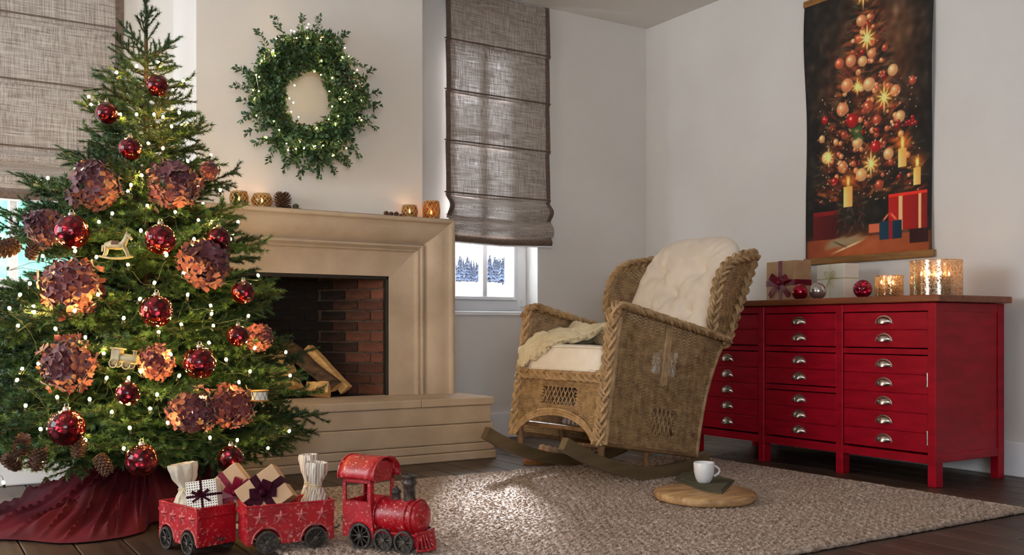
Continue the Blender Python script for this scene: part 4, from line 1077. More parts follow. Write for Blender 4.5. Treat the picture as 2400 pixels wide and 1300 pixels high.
o = chairspace(m, (-0.78, 0, 0.46)); bc = m.obj('back_cushion', 'linen_cushion', None, loc=o, ang=80); tag(bc, 'puffy beige tufted cushion leaning against the chair back', 'cushion')
m = MB()
for (ty, tz) in tufts:
    zz = 0.845+0.40*tz; m.ball((xb(zz)+0.09+0.03, 0.352*ty, zz), 0.011, 10, sq=(0.5,1,1))
m.v = [tuple(CM @ T(*p)-o) for p in m.v]; m.obj('button', 'linen_cushion', bc)

# knitted throw heaped on the far half of the seat
def throw(u, v):
    # u: front hem to the back of the seat, v: from the inner edge to the far arm
    y = -0.300+(1-v)*(0.20+0.28*math.sin(min(1, u*1.25)*PI/2)**1.3)
    top = 0.492
    if u < 0.22:
        f = 1-u/0.22; z = top-0.135*f**1.2*(0.50+0.50*v); x = 0.018+0.022*math.sin(f*PI)+0.01*f
        x -= (1-f)**2*0.05
    else:
        g = (u-0.22)/0.78; x = -0.032-0.47*g; z = top
    b = max(0, u-0.12)
    z += 0.030*math.sin(min(1, b*6)*PI/2)
    z += 0.070*math.exp(-((u-0.46)/0.075)**2)*(0.55+0.45*math.sin(PI*min(1,v+.2)))+0.085*math.exp(-((u-0.68)/0.085)**2)
    z += 0.085*math.exp(-((u-0.80)**2/0.012+(v-0.36)**2/0.03))+0.060*math.exp(-((u-0.84)**2/0.02+(v-0.80)**2/0.05))-0.03*math.exp(-((u-0.57)/0.035)**2)
    z += 0.010*math.sin(u*21+v*6)+0.010*math.sin(v*13-u*8)
    k = 0.0060*math.sin(u*64+math.sin(v*40)*0.9)*math.sin(v*40)
    return (x+k*(0.8 if u < 0.22 else 0), y, z+k)
m = MB(); m.grid(throw, 150, 110)
o = chairspace(m, (-0.3, -0.1, 0.5)); th_ = m.obj('knitted_throw', 'knit', None, loc=o, ang=80); tag(th_, 'cream chunky knitted throw heaped on the wicker chair seat', 'blanket')
so = th_.modifiers.new('thickness', 'SOLIDIFY'); so.thickness = 0.024; so.offset = 0.3

# ------------------------------------------------------------------ slippers under the chair
def slipper(label, px, py, ang):
    g = thing('slipper', label, 'slipper', onZ(px, py, 0.0)+Vector((0,0,0.0)), ang, 'slippers under the rocking chair')
    def outl(s): # foot outline half-width
        return 0.028+0.020*math.sin(PI*min(1, s*1.05))**0.7+0.008*math.sin(PI*s**2)
    def sole(u, v):
        a = 2*PI*u; x = 0.135*math.cos(a); w = 0.046+0.006*math.cos(a); y = w*math.sin(a); k = [(0,0),(1,0),(1.03,0.010),(1.0,0.022),(0,0.022)][round(v*4)]
        return (x*k[0], y*k[0], k[1])
    MB().grid(sole, 36, 5, wrap=True).obj('sole', 'slipper_sole', g)
    def upper(u, v):
        a = -PI*0.52+PI*1.04*u; e = v*PI/2
        x = 0.02+0.118*math.cos(a)*math.cos(e)-0.05*math.sin(e); y = 0.047*math.sin(a)*math.cos(e); z = 0.02+0.062*math.sin(e)
        return (x, y, z)
    MB().grid(upper, 20, 9).obj('upper', 'slipper_pink', g)
    def cuff(u, v):
        a = 2*PI*u; b_ = 2*PI*v; R = 0.016+0.003*math.sin(a*9)
        x = -0.055+(0.066+R*math.cos(b_))*math.cos(a); y = (0.036+R*math.cos(b_))*math.sin(a); z = 0.058+0.018*math.cos(a)+R*math.sin(b_)*1.4
        return (x, y, z)
    MB().grid(cuff, 40, 9, wrap=True).obj('fur_cuff', 'slipper_fur', g)
    def wall_(u, v):
        a = PI*0.45+PI*1.1*u; return (-0.03+0.10*math.cos(a), 0.045*math.sin(a), 0.02+0.04*v)
    MB().grid(wall_, 20, 3).obj('heel_wall', 'slipper_fur', g)
slipper('fur-lined slipper standing farther under the chair', 1365, 1072, math.radians(165))
slipper('fur-lined slipper with its toe showing under the far rocker', 1275, 1084, math.radians(185))

# ------------------------------------------------------------------ wooden board with napkin and mug
bp = onZ(1653, 1150, RT+0.038); 
m = MB(); R = 0.208
wob = lambda a, z: 1+0.012*math.sin(3*a+1)+0.008*math.sin(7*a)
m.lathe([(R*0.86,0),(R*0.97,0.005),(R,0.013),(R,0.026),(R*0.985,0.033),(R*0.95,0.037),(R*0.4,0.0375),(0,0.0375)], 64, wob=wob)
bd = m.obj('wooden_board', 'board_wood', None, loc=(bp.x, bp.y, RT+0.002)); tag(bd, 'round rustic wooden board lying on the rug', 'board')
BZ = RT+0.002+0.0375
def flat_cloth(poly, z0, th):
    m = MB(); m.prism([(p[0], p[1]) for p in poly], z0, z0+th, axes=(0,1,2)); return m
q = [onZ(*p, BZ) for p in ((1580,1125),(1650,1152),(1692,1158),(1722,1128),(1660,1113),(1600,1108))]
qc = sum(q, Vector())/len(q); qc.z = BZ
nk = thing('napkin', 'folded olive-green cloth napkin under the mug', 'napkin', qc)
qq = [(p-qc) for p in q]
m = MB(); m.prism([(p.x, p.y) for p in qq], 0.0, 0.006, axes=(0,1,2)); m.obj('lower_fold', 'napkin', nk)
m = MB(); m.prism([(p.x*0.86+0.008, p.y*0.86-0.004) for p in qq], 0.006, 0.011, axes=(0,1,2)); m.obj('upper_fold', 'napkin', nk)
p = onZ(1650, 1130, BZ+0.011); mg = thing('mug', 'white ceramic mug standing on the green napkin', 'mug', (p.x, p.y, BZ+0.0112), -YAW)
m = MB(); m.lathe([(0.024,0),(0.027,0.002),(0.036,0.018),(0.0425,0.045),(0.0445,0.085),(0.0435,0.0862),(0.0415,0.085),(0.0395,0.046),(0.032,0.02),(0.02,0.008),(0,0.007)], 40); m.obj('cup', 'mug_glaze', mg)
MB().tube([(0.042+0.024*math.sin(PI*i/12)**0.8, 0, 0.072-0.045*i/12) for i in range(13)], 0.0048, 8).obj('handle', 'mug_glaze', mg)
# ================================================================== christmas tree
TA = atD(342, 1100, 3.86); TCX, TCY = TA.x, TA.y
LEFT = Vector((-CC, SS, 0))
RP = [(0.10,0.52),(0.24,0.66),(0.50,0.645),(0.67,0.61),(0.84,0.565),(1.01,0.50),(1.18,0.43),(1.35,0.33),(1.52,0.225),(1.69,0.155),(1.80,0.10),(1.92,0.04),(2.06,0.02)]
def tree_r(z, az=None):
    r = RP[0][1]
    for (za, ra), (zb, rb) in zip(RP[:-1], RP[1:]):
        if za <= z <= zb: r = ra+(rb-ra)*(z-za)/(zb-za); break
    else:
        if z > RP[-1][0]: r = 0.02
    if az is not None:
        c = math.cos(az)*LEFT.x+math.sin(az)*LEFT.y; r *= 1+0.24*max(0, c)
    return r
def needles(out, P, dens, ln, w, rng):
    P = [np.array(p, float) for p in P]
    for a, b_ in zip(P[:-1], P[1:]):
        d = b_-a; L = np.linalg.norm(d)
        if L < 1e-6: continue
        d /= L; n = max(3, int(L*dens)); t = rng.random(n)
        base = a+np.outer(t*L, d); h = np.array([0,0,1.0]) if abs(d[2]) < 0.9 else np.array([1.0,0,0])
        e1 = np.cross(d, h); e1 /= np.linalg.norm(e1); e2 = np.cross(d, e1)
        th = rng.random(n)*2*PI; rad = np.outer(np.cos(th), e1)+np.outer(np.sin(th), e2)
        sp = rng.uniform(0.55, 1.05, n)[:,None]; dr = rad*np.sin(sp)+d*np.cos(sp)
        pr = np.cross(dr, d); pr /= np.linalg.norm(pr, axis=1)[:,None]+1e-9
        l = (ln*rng.uniform(0.75, 1.15, n))[:,None]
        out.append(np.stack([base-pr*w, base+pr*w, base+dr*l], 1))
def branch_mesh(name, L, seed, upright=False, dens=1250):
    rng = np.random.default_rng(seed); tri = []; m = MB()
    zc = lambda s: 0 if upright else L*(-0.10*math.sin(PI*min(1, s/L)*0.8)+0.06*(s/L)**2)
    yc = lambda s: 0.03*L*math.sin(s/L*5+seed)
    k = max(4, int(L/0.05)); main = [(L*i/k, yc(L*i/k), zc(L*i/k)) for i in range(k+1)]
    m.tube(main, [0.005*(1-0.7*i/k) for i in range(k+1)], 5, mi=1)
    needles(tri, main[max(0, k//5):], dens, 0.020, 0.0018, rng)
    s = L*0.18 if L > 0.2 else L*0.3; sd = 1 if rng.random() < .5 else -1
    def twig(b, dirv, l, depth):
        q = 3; pts = [b+dirv*(l*i/q)+np.array([0,0,0.10*l*(i/q)**2*rng.uniform(-.5,1.0)]) for i in range(q+1)]
        m.tube([tuple(p) for p in pts], [0.0022,0.0019,0.0016,0.001], 4, mi=1, caps=False); needles(tri, pts, dens, 0.0195, 0.0017, rng)
        if depth and l > 0.10:
            for f in (0.3, 0.55) if l < 0.17 else (0.2, 0.4, 0.6, 0.78):
                for sg in (1, -1):
                    a = sg*rng.uniform(0.6, 0.95); ca, sa = math.cos(a), math.sin(a)
                    dv = np.array([dirv[0]*ca-dirv[1]*sa, dirv[0]*sa+dirv[1]*ca, dirv[2]+rng.uniform(-.15,.2)]); dv /= np.linalg.norm(dv)
                    twig(b+dirv*l*f, dv, l*rng.uniform(0.32, 0.45), 0)
    while s < L*0.95:
        f = s/L; l = min(0.25, 0.40*(L-s)+0.055)*rng.uniform(0.8, 1.1); a = sd*rng.uniform(0.65, 1.0)
        el = rng.uniform(-0.25, 0.35)
        dv = np.array([math.cos(a)*math.cos(el), math.sin(a)*math.cos(el), math.sin(el)])
        if upright:
            ph = rng.uniform(0, 2*PI); dv = np.array([0.75, 0.66*math.cos(ph), 0.66*math.sin(ph)])
        twig(np.array([s, yc(s), zc(s)]), dv, l*(0.7 if upright else 1), 1)
        s += rng.uniform(0.022, 0.036) if L > 0.3 else rng.uniform(0.018, 0.03); sd = -sd
    T3 = np.concatenate(tri).reshape(-1, 3); o = len(m.v); n = len(T3)//3
    m.v += [tuple(p) for p in T3.tolist()]; m.f += [(o+3*i, o+3*i+1, o+3*i+2) for i in range(n)]; m.m += [0]*n
    return m.mesh(name, ['needle', 'twig_bark'], smooth=False)
BR = {}
for L in (0.16, 0.26, 0.38, 0.50, 0.62, 0.74): BR[L] = [branch_mesh('branch', L, int(L*100)*10+s) for s in range(3 if L > .2 else 4)]
tree = thing('christmas_tree', 'tall artificial fir christmas tree decorated in red', 'christmas tree', (TCX, TCY, 0))
MB().tube([(0,0,0.02),(0,0,0.6),(0.004,0,1.3),(0.0,0,1.9),(0.0,0,1.99)], [0.026,0.022,0.015,0.007,0.004], 10).obj('trunk', 'twig_bark', tree)
for a in (0.4, 2.5, 4.6): MB().tube([(0,0,0.10),(0.14*math.cos(a),0.14*math.sin(a),0.08),(0.26*math.cos(a),0.26*math.sin(a),0.012)], 0.010, 6).obj('stand_leg', 'wire_green', tree)
rr = random.Random(21)
NB = 212
for i in range(NB):
    f = (i+0.5)/NB; z = 0.30+1.54*f**1.35
    az = i*2.399963+rr.uniform(-.25,.25); R = tree_r(z, az)*rr.uniform(0.80, 1.14)
    up = math.radians(-4+30*max(0, (z-0.9)/1.0)**1.5+rr.uniform(-7, 8))
    L = R/max(0.5, math.cos(up))
    if i % 5 == 4: L *= 0.72
    key = min(BR, key=lambda q: abs(q-L)); s = min(1.22, max(0.7, L/key)); me = rr.choice(BR[key])
    z0 = z-math.sin(up)*L*0.55
    rot = (Matrix.Rotation(az, 3, 'Z') @ Matrix.Rotation(-up, 3, 'Y') @ Matrix.Rotation(rr.uniform(-.5,.5), 3, 'X')).to_euler()
    place('branch', me, tree, (0, 0, max(z0, 0.27)), rot, (s, s, s))
LD = [branch_mesh('leader', 0.22, 900+s, True, 1400) for s in range(2)]
for (z, az, tl, s) in ((1.83,0,0,1.0),(1.80,0.5,0.9,0.75),(1.84,2.6,0.8,0.7),(1.88,4.2,0.55,0.5),(1.92,1.2,0.5,0.45),(1.76,3.6,1.0,0.8),(1.78,5.5,1.0,0.8)):
    rot = (Matrix.Rotation(az, 3, 'Z') @ Matrix.Rotation(-(PI/2-tl), 3, 'Y')).to_euler()
    place('leader', LD[int(z*100) % 2], tree, (0,0,z), rot, (s,s,s))

def tree_hit(px, py, k=0.95):
    d = 2.6
    while d < 3.86:
        p = atD(px, py, d); dx, dy = p.x-TCX, p.y-TCY
        if math.hypot(dx, dy) < tree_r(p.z, math.atan2(dy, dx))*k: return p
        d += 0.01
    return atD(px, py, 3.80)

# fairy lights
B_PX = [(320,155),(372,147),(430,190),(273,170),(208,227),(373,222),(282,268),(320,268),(361,268),(382,274),(420,264),(402,296),(348,336),(382,347),(440,377),(176,397),(193,397),(112,417),(332,410),(307,433),(300,448),(372,436),(464,434),(516,445),(411,497),(263,500),(465,516),(495,520),(558,520),(176,588),(226,602),(390,598),(362,662),(70,664),(605,645),(47,690),(78,718),(80,731),(175,728),(494,716),(496,735),(582,740),(290,745),(345,752),(372,778),(425,760),(500,763),(42,763),(490,803),(597,815),(243,828),(670,825),(90,852),(52,864),(586,870),(680,880),(560,895),(40,890),(302,885),(368,924),(134,930),(475,932),(615,932),(352,957),(304,1002),(393,990),(492,1025),(556,1031),(678,1010),(628,1050),(290,1050),(97,1082),(8,1130),(440,690),(430,640),(540,560),(328,700),(128,640),(22,722),(210,935),(250,885),(420,880),(530,842),(450,968),(262,965),(345,482),(230,690),(300,620),(130,770),(200,790),(330,870),(400,830),(455,560),(60,950),(95,1005),(200,1030),(232,520),(330,540),(20,620),(100,600)]
bulb_me = MB().ball((0,0,0), 0.0052, 8, sq=(1,1,1.3)).mesh('bulb', 'bulb_glow')
sock_me = MB().lathe([(0.004,-0.020),(0.0045,-0.012),(0.0042,-0.006)], 7).mesh('socket', 'wire_green')
sl = thing('string_lights', 'warm white fairy lights wound around the christmas tree', 'string lights', (TCX, TCY, 0))
T0 = Vector((TCX, TCY, 0)); pos = []
for px, py in B_PX:
    if px < 560 or py > 500: p = tree_hit(px, py, 1.0)
    else: p = tree_hit(px, py, 0.98)
    pos.append(p-T0)
for i in range(34):
    z = 0.25+1.5*i/34; az = math.atan2(T0.y, T0.x)+rr.uniform(-1.45, 1.45); R = tree_r(z, az)*0.95; pos.append(Vector((R*math.cos(az), R*math.sin(az), z)))
for p in pos:
    b = place('bulb', bulb_me, sl, p, (rr.uniform(-.6,.6), rr.uniform(-.6,.6), 0)); place('socket', sock_me, b)
pos.sort(key=lambda p: round(p.z/0.16)*10+(math.atan2(p.y, p.x) if round(p.z/0.16) % 2 else -math.atan2(p.y, p.x)))
W = []
for a, b in zip(pos[:-1], pos[1:]):
    n = 7
    for k in range(n):
        f = k/n; p = a.lerp(b, f); h = Vector((p.x, p.y, 0)); az = math.atan2(p.y, p.x); R = tree_r(p.z, az)*0.86
        tz = math.sin(PI*f); q = Vector((p.x, p.y, p.z-0.03*tz)); rad = h.length
        if rad > 1e-4 and 0 < k: q.x, q.y = h.x/rad*(rad*(1-0.14*tz)+0), h.y/rad*(rad*(1-0.14*tz))
        W.append(q-Vector((0,0,0.020)) if k == 0 else q)
MB().tube(W, 0.0011, 4).obj('wire', 'wire_green', sl)

# red baubles
for px, py, r, lb in ((368,200,26,'topmost red glass bauble near the tip of the christmas tree'), (250,265,26,'red glass bauble high on the tree in front of the linen blind'), (305,348,27,'red glass bauble above and between the two upper hydrangea heads'),
    (168,543,40,'bright crackled red bauble overlapping a hydrangea head beside the window'), (376,560,36,'large crackled red bauble beside the rocking horse ornament'), (513,558,27,'red bauble half hidden behind the hydrangea by the mantel'),
    (570,685,27,'red bauble on the tree edge against the dark firebox, upper one'), (367,728,38,'large deep red bauble in the middle of the tree'), (558,787,25,'red bauble beside the small rust hydrangea at the firebox'),
    (468,850,38,'large shiny red bauble right of the locomotive ornament'), (300,922,28,'small crackled red bauble just below the locomotive ornament'), (156,1002,43,'biggest crackled red bauble low on the window side of the tree'),
    (332,1078,38,'crackled red bauble hanging lowest, over the velvet tree skirt'), (541,1073,30,'crackled red bauble hanging lowest, behind the kraft gifts')):
    p = tree_hit(px, py, 1.06); d = Vector((p.x*SS+p.y*CC, 0, 0)).x
    bauble('tree_bauble', lb, p, r/F*d, 'red_glass', 'red baubles on the christmas tree')

# hydrangea heads
def hydrangea(seed, mname):
    r = random.Random(seed); m = MB(); n = 130
    for i in range(n):
        z = 1-2*(i+0.5)/n; a = i*2.39996; q = math.sqrt(1-z*z); nn = Vector((q*math.cos(a), q*math.sin(a), z))
        R = r.uniform(0.70, 1.04)*(1+0.10*math.sin(3*a)+0.08*math.sin(5*z)); c = nn*R
        e1 = nn.orthogonal().normalized(); e1 = Matrix.Rotation(r.uniform(0,6.3), 3, nn) @ e1; e2 = nn.cross(e1); tl = Vector((r.uniform(-.5,.5), r.uniform(-.5,.5), r.uniform(-.5,.5)))
        nn = (nn+tl*1.3).normalized()
        for k in range(4):
            an = PI/2*k; d = e1*math.cos(an)+e2*math.sin(an); sdv = nn.cross(d); s = r.uniform(0.24, 0.36); cup = r.uniform(-.05,.22)
            V = [c, c+d*s*.45+sdv*s*.42+nn*cup*.5, c+d*s*.5+nn*(cup*.2), c+d*s*.45-sdv*s*.42+nn*cup*.5, c+d*s+sdv*s*.38+nn*(cup+r.uniform(-.06,.06)), c+d*s*1.1+nn*cup*.6, c+d*s-sdv*s*.38+nn*(cup+r.uniform(-.06,.06))]
            m.add(V, [(0,1,2),(0,2,3),(1,4,5,2),(2,5,6,3)])
    m.ball((0,0,0), 0.62, 10)
    return m.mesh('petal_cluster', mname, ang=80)
HY_ = {('petal', s): hydrangea(40+s, 'petal') for s in range(3)}; HY_.update({('petal_rust', s): hydrangea(50+s, 'petal_rust') for s in range(2)})
for i, (px, py, r, mt, lb) in enumerate(((220,435,58,'petal','dusky burgundy hydrangea head in front of the linen blind hem'), (408,435,60,'petal','dusky burgundy hydrangea head high on the fireplace side of the tree'), (108,532,46,'petal','dark hydrangea head beside the window glass, behind a crackled bauble'),
    (168,675,70,'petal_rust','largest red hydrangea head, below the rocking horse ornament'), (480,615,60,'petal','dark burgundy hydrangea head beside the stone mantel edge'), (160,855,66,'petal','pinkish hydrangea head left of the locomotive ornament'),
    (606,792,33,'petal_rust','small rust-coloured hydrangea head against the firebox'), (368,850,42,'petal_rust','small hydrangea head behind the locomotive ornament'), (448,962,55,'petal','lower dark hydrangea head above the sack in the wagon'), (540,952,52,'petal_rust','lower rust hydrangea head under the drum ornament'),
    (490,400,22,'petal','small dark hydrangea head high on the tree edge against the wall'))):
    p = tree_hit(px, py, 0.93); d = p.x*SS+p.y*CC; s = r/F*d*0.93
    g = thing('hydrangea', lb, 'flower', p, group='hydrangea heads on the christmas tree')
    place('petal_cluster', HY_[(mt, i % (3 if mt == 'petal' else 2))], g, (0,0,0), (rr.uniform(0,6), rr.uniform(0,6), rr.uniform(0,6)), (s,s,s*0.92))
    v = (T0+Vector((0,0,p.z-0.05))-p); MB().tube([(0,0,0), v*0.2, v*0.45], 0.003, 5).obj('stem', 'wire_green', g)

# pine cones
def pinecone_mesh(opened=0.6, seed=1):
    r = random.Random(seed); m = MB(); m.lathe([(0,-0.5),(0.14,-0.45),(0.2,-0.2),(0.16,0.15),(0.05,0.45),(0,0.5)], 10)
    n = 74
    for i in range(n):
        f = i/n; z = -0.46+0.92*f; a = i*2.39996; R = 0.40*math.sin(PI*(0.14+0.80*(1-f)))**0.8*opened+0.16
        d = Vector((math.cos(a), math.sin(a), 0.25+0.9*f)).normalized(); sd = Vector((-math.sin(a), math.cos(a), 0)); up = d.cross(sd)*-1
        c = Vector((0.08*math.cos(a), 0.08*math.sin(a), z)); w = 0.085*(1-0.4*f)
        V = [c-sd*w*.5, c+sd*w*.5, c+d*R+sd*w*1.15, c+d*R*1.1+Vector((0,0,-0.02)), c+d*R-sd*w*1.15]
        V += [v-Vector((0,0,0.03)) for v in V]
        m.add(V, [(0,1,2,3,4),(9,8,7,6,5),(2,1,6,7),(3,2,7,8),(4,3,8,9),(0,4,9,5)])
    return m.mesh('pine_cone', 'cone_scale', smooth=False)
CONE_T, CONE_O = pinecone_mesh(0.5, 1), pinecone_mesh(1.0, 2)
for px, py, h, lb, rt in ((18,580,58,'pine cone hanging on the outermost branch before the window',1.9), (50,1045,50,'pine cone low on the tree, nearest the picture edge',0.5), (88,1078,52,'pine cone lit by a fairy light low on the tree',0.3), (184,1050,46,'pine cone just under the biggest crackled bauble',0.2), (240,1085,48,'dark pine cone above the velvet skirt',2.6), (30,1085,44,'orange-brown pine cone beside the lit one, low on the tree',0.9), (75,590,40,'pine cone tucked behind the hydrangea by the window',0.4)):
    p = tree_hit(px, py, 1.05); d = p.x*SS+p.y*CC; s = h/F*d
    o = place('hanging_pine_cone', CONE_T, None, p, (rt, 0.3, px), (s,s,s)); tag(o, lb, 'pine cone', 'pine cones on the christmas tree')

# cream metal ornaments
VIEW = -YAW
p = tree_hit(272, 607, 1.10); g = thing('rocking_horse_ornament', 'cream rocking horse ornament hanging in the tree', 'ornament', (p.x, p.y, p.z), VIEW)
S = 1.2
m = MB(); m.tube([(-0.030*S,0,0.038*S),(-0.015*S,0,0.041*S),(0.01*S,0,0.038*S),(0.024*S,0,0.042*S)], [0.009*S,0.0125*S,0.0115*S,0.010*S], 10); m.tube([(0.020*S,0,0.042*S),(0.028*S,0,0.056*S),(0.031*S,0,0.068*S)], [0.010*S,0.008*S,0.006*S], 8); m.tube([(0.027*S,0,0.070*S),(0.036*S,0,0.066*S),(0.045*S,0,0.056*S)], [0.006*S,0.006*S,0.004*S], 8)
m.tube([(0.029*S,0.003*S,0.072*S),(0.029*S,0.004*S,0.079*S)], 0.0016*S, 5); m.tube([(-0.030*S,0,0.040*S),(-0.038*S,0,0.036*S),(-0.040*S,0,0.022*S)], [0.003*S,0.004*S,0.002*S], 6)
m.obj('body', 'cream_metal', g)
for xx, tx in ((-0.026,-0.034),(0.022,0.036)):
    for yy in (-0.006, 0.006): MB().tube([(xx*S,yy*S,0.036*S),((xx+tx)/2*S+0.002,yy*S,0.02*S),(tx*S,yy*S*1.3,0.006*S)], [0.005*S,0.0035*S,0.003*S], 7).obj('leg', 'cream_metal', g)
for yy in (-0.008, 0.008): MB().tube([(x_*S, yy*S, (0.002+0.006*(x_/0.045)**2)*S) for x_ in [-0.045+0.09*i/10 for i in range(11)]], 0.0028*S, 6).obj('rocker', 'cream_metal', g)
m = MB(); m.grid(lambda u, v: ((-0.010+0.02*u)*S, 0.0125*S*math.cos(PI*v), (0.0405+0.0125*math.sin(PI*v))*S), 4, 10); m.obj('saddle', 'cone_scale', g)
p = tree_hit(292, 858, 1.10); g = thing('locomotive_ornament', 'small cream metal locomotive ornament hanging in the tree', 'ornament', (p.x, p.y, p.z), VIEW, None); S = 1.55
g.rotation_euler = (0, math.radians(8), VIEW)
m = MB(); m.bbox((-0.028*S,-0.012*S,0.008*S),(-0.010*S,0.012*S,0.034*S),0.001); m.bbox((-0.031*S,-0.014*S,0.034*S),(-0.006*S,0.014*S,0.037*S),0.001); m.obj('cab', 'cream_metal', g)
m = MB(); m.tube([(-0.010*S,0,0.017*S),(0.026*S,0,0.017*S)], 0.010*S, 14); m.obj('boiler', 'cream_metal', g)
m = MB(); m.lathe([(0.004*S,0.025*S),(0.004*S,0.034*S),(0.006*S,0.036*S)], 10, (0.018*S,0,0)); m.obj('chimney', 'cream_metal', g)
for xx in (-0.02, 0.008):
    for yy in (-0.013, 0.013):
        m = MB(); m.tube([(0.0085*S*math.cos(a),0,0.0085*S*math.sin(a)) for a in [2*PI*i/16 for i in range(16)]], 0.0015*S, 5, closed=True)
        for k in range(4): a = PI*k/4; m.tube([(0.0085*S*math.cos(a),0,0.0085*S*math.sin(a)),(-0.0085*S*math.cos(a),0,-0.0085*S*math.sin(a))], 0.0008*S, 4)
        m.obj('wheel', 'cream_metal', g, loc=(xx*S, yy*S, 0.004*S))
p = tree_hit(608, 930, 1.05); g = thing('drum_ornament', 'small toy drum ornament with zigzag sides on the tree', 'ornament', (p.x, p.y, p.z-0.012), VIEW)
MB().lathe([(0.030,0),(0.030,0.034)], 28).obj('shell', 'white_paper', g)
m = MB()
for z in (0.0, 0.034): m.tube([(0.0305*math.cos(a),0.0305*math.sin(a),z) for a in [2*PI*i/28 for i in range(28)]], 0.003, 6, closed=True)
m.obj('hoop', 'rod_wood', g)
MB().tube([(0.0312*math.cos(a),0.0312*math.sin(a),0.004+0.026*(i % 2)) for i, a in enumerate([2*PI*i/20 for i in range(20)])], 0.0014, 4, closed=True).obj('cord_zigzag', 'soot_metal', g)
MB().lathe([(0,0.0345),(0.028,0.035),(0.029,0.0345)], 28).obj('drum_skin', 'ivory_wax', g)

# velvet skirt
c0 = Vector((TCX, TCY, 0))
edge = [onZ(p[0], p[1], 0.0) for p in ((372,1225),(335,1250),(255,1268),(150,1277),(60,1270),(-60,1262),(-120,1230),(-40,1212),(40,1196),(120,1168),(200,1150))]
edge = edge+[c0+Vector((-0.34,0.22,0)), c0+Vector((-0.15,0.34,0)), c0+Vector((0.15,0.34,0)), c0+Vector((0.32,0.12,0)), c0+Vector((0.34,-0.14,0)), c0+Vector((0.26,-0.40,0))]
def rim(f):
    n = len(edge); x_ = f*n; i = int(x_) % n; t = x_-int(x_); p0, p1, p2, p3 = edge[i-1], edge[i], edge[(i+1) % n], edge[(i+2) % n]
    return 0.5*((2*p1)+(-p0+p2)*t+(2*p0-5*p1+4*p2-p3)*t*t+(-p0+3*p1-3*p2+p3)*t**3)
def skirt(u, v):
    e = rim(u)-c0; q = e*(0.06+0.94*v); a = u*2*PI; d = e.length
    near = q.length/0.30
    z = 0.30*math.exp(-(near*1.05)**1.7)
    w = (math.sin(a*11+1.6*math.sin(a*3))*0.5+0.5*math.sin(a*23+v*3))*min(1, v*3)
    z += 0.045*(1-abs(math.sin(a*6.5+1.7*math.sin(a*2)+0.8*math.sin(v*6))))**3*min(1, v*4)*(1-v**8)+0.03*(1-abs(math.sin(a*13+v*4)))**4*min(1, v*3)*(1-v**8)
    z += (0.022+0.012*math.sin(a*5+2))*max(0, w)**1.2*(1-v**6)+0.008*math.sin(q.x*31+q.y*17)*v*(1-v)*2
    long = max(0, (d-0.55)/0.8); z += long*0.045*max(0, math.sin(v*9+a*7))**2*(1-v**4)+long*0.03*max(0, math.sin(q.x*19-q.y*23+1))*(1-v**5)
    z = z*(1-v**10)+0.004+0.003*v
    return (q.x, q.y, max(z, 0.004))
m = MB(); m.grid(skirt, 400, 90, wrap=True)
o = m.obj('tree_skirt', 'velvet', None, loc=c0, ang=80); tag(o, 'dark red velvet tree skirt draped around the tree foot and over the floor', 'tree skirt')

# ================================================================== wreath
wc = onY(722, 226, YB-0.10); wc.y = YB-0.10
wr = thing('wreath', 'lush green leaf wreath hung on the wall above the mantel', 'wreath', wc)
MB().tube([(0.21*math.cos(a),0.02,0.235*math.sin(a)) for a in [2*PI*i/40 for i in range(40)]], 0.022, 8, closed=True).obj('ring', 'twig_bark', wr)
def sprig(L, seed, n):
    r = random.Random(seed); m = MB(); pts = [(L*i/8, 0.05*L*math.sin(i*.7+seed), 0.08*L*math.sin(i*.5+seed*2)) for i in range(9)]; m.tube(pts, [0.0016*(1-.08*i) for i in range(9)], 4, mi=1)
    for i in range(n):
        f = (i+1)/n; k = min(7, int(f*8)); p = Vector(pts[k]).lerp(Vector(pts[k+1]), f*8-k if f < 1 else 1)
        for sg in (1, -1):
            ph = r.uniform(0, 6.28); d = Vector((0.55, math.cos(ph)*0.8, math.sin(ph)*0.8)).normalized(); q = p+d*0.003; s = r.uniform(0.020, 0.032); sd = d.orthogonal().normalized(); sd = Matrix.Rotation(r.uniform(0,6), 3, d) @ sd; nn = d.cross(sd)
            m.add([q, q+d*s*.5+sd*s*.36+nn*s*.1, q+d*s*1.05, q+d*s*.5-sd*s*.36+nn*s*.1, q+d*s*.5-nn*s*.06], [(0,1,4),(1,2,4),(2,3,4),(3,0,4)])
    return m.mesh('sprig', ['leaf', 'twig_bark'], smooth=False)
SP = [sprig(0.15, s, 16) for s in range(5)]; SPL = [sprig(0.17, 30+s, 13) for s in range(3)]
r2 = random.Random(9)
def wp(a, q, y): return Vector((q*math.cos(a), y, q*1.13*math.sin(a)))
for i in range(280):
    a = 2*PI*i/280*1.0+r2.uniform(-.05,.05); q = 0.213+r2.uniform(-0.072, 0.072); y = r2.uniform(-0.045, 0.035)
    p = wp(a, q, y); tg = Vector((-math.sin(a), 0, math.cos(a)))*(1 if r2.random() < .5 else -1); out = Vector((math.cos(a), 0, math.sin(a)))
    d = (tg*r2.uniform(.4,1)+out*r2.uniform(-.35,.75)+Vector((0,r2.uniform(-.55,.1),-0.15))).normalized()
    place('sprig', r2.choice(SP), wr, p-d*0.04, (d.to_track_quat('X','Z') @ Euler((r2.uniform(0,6),0,0)).to_quaternion()).to_euler(), (1,1,1))
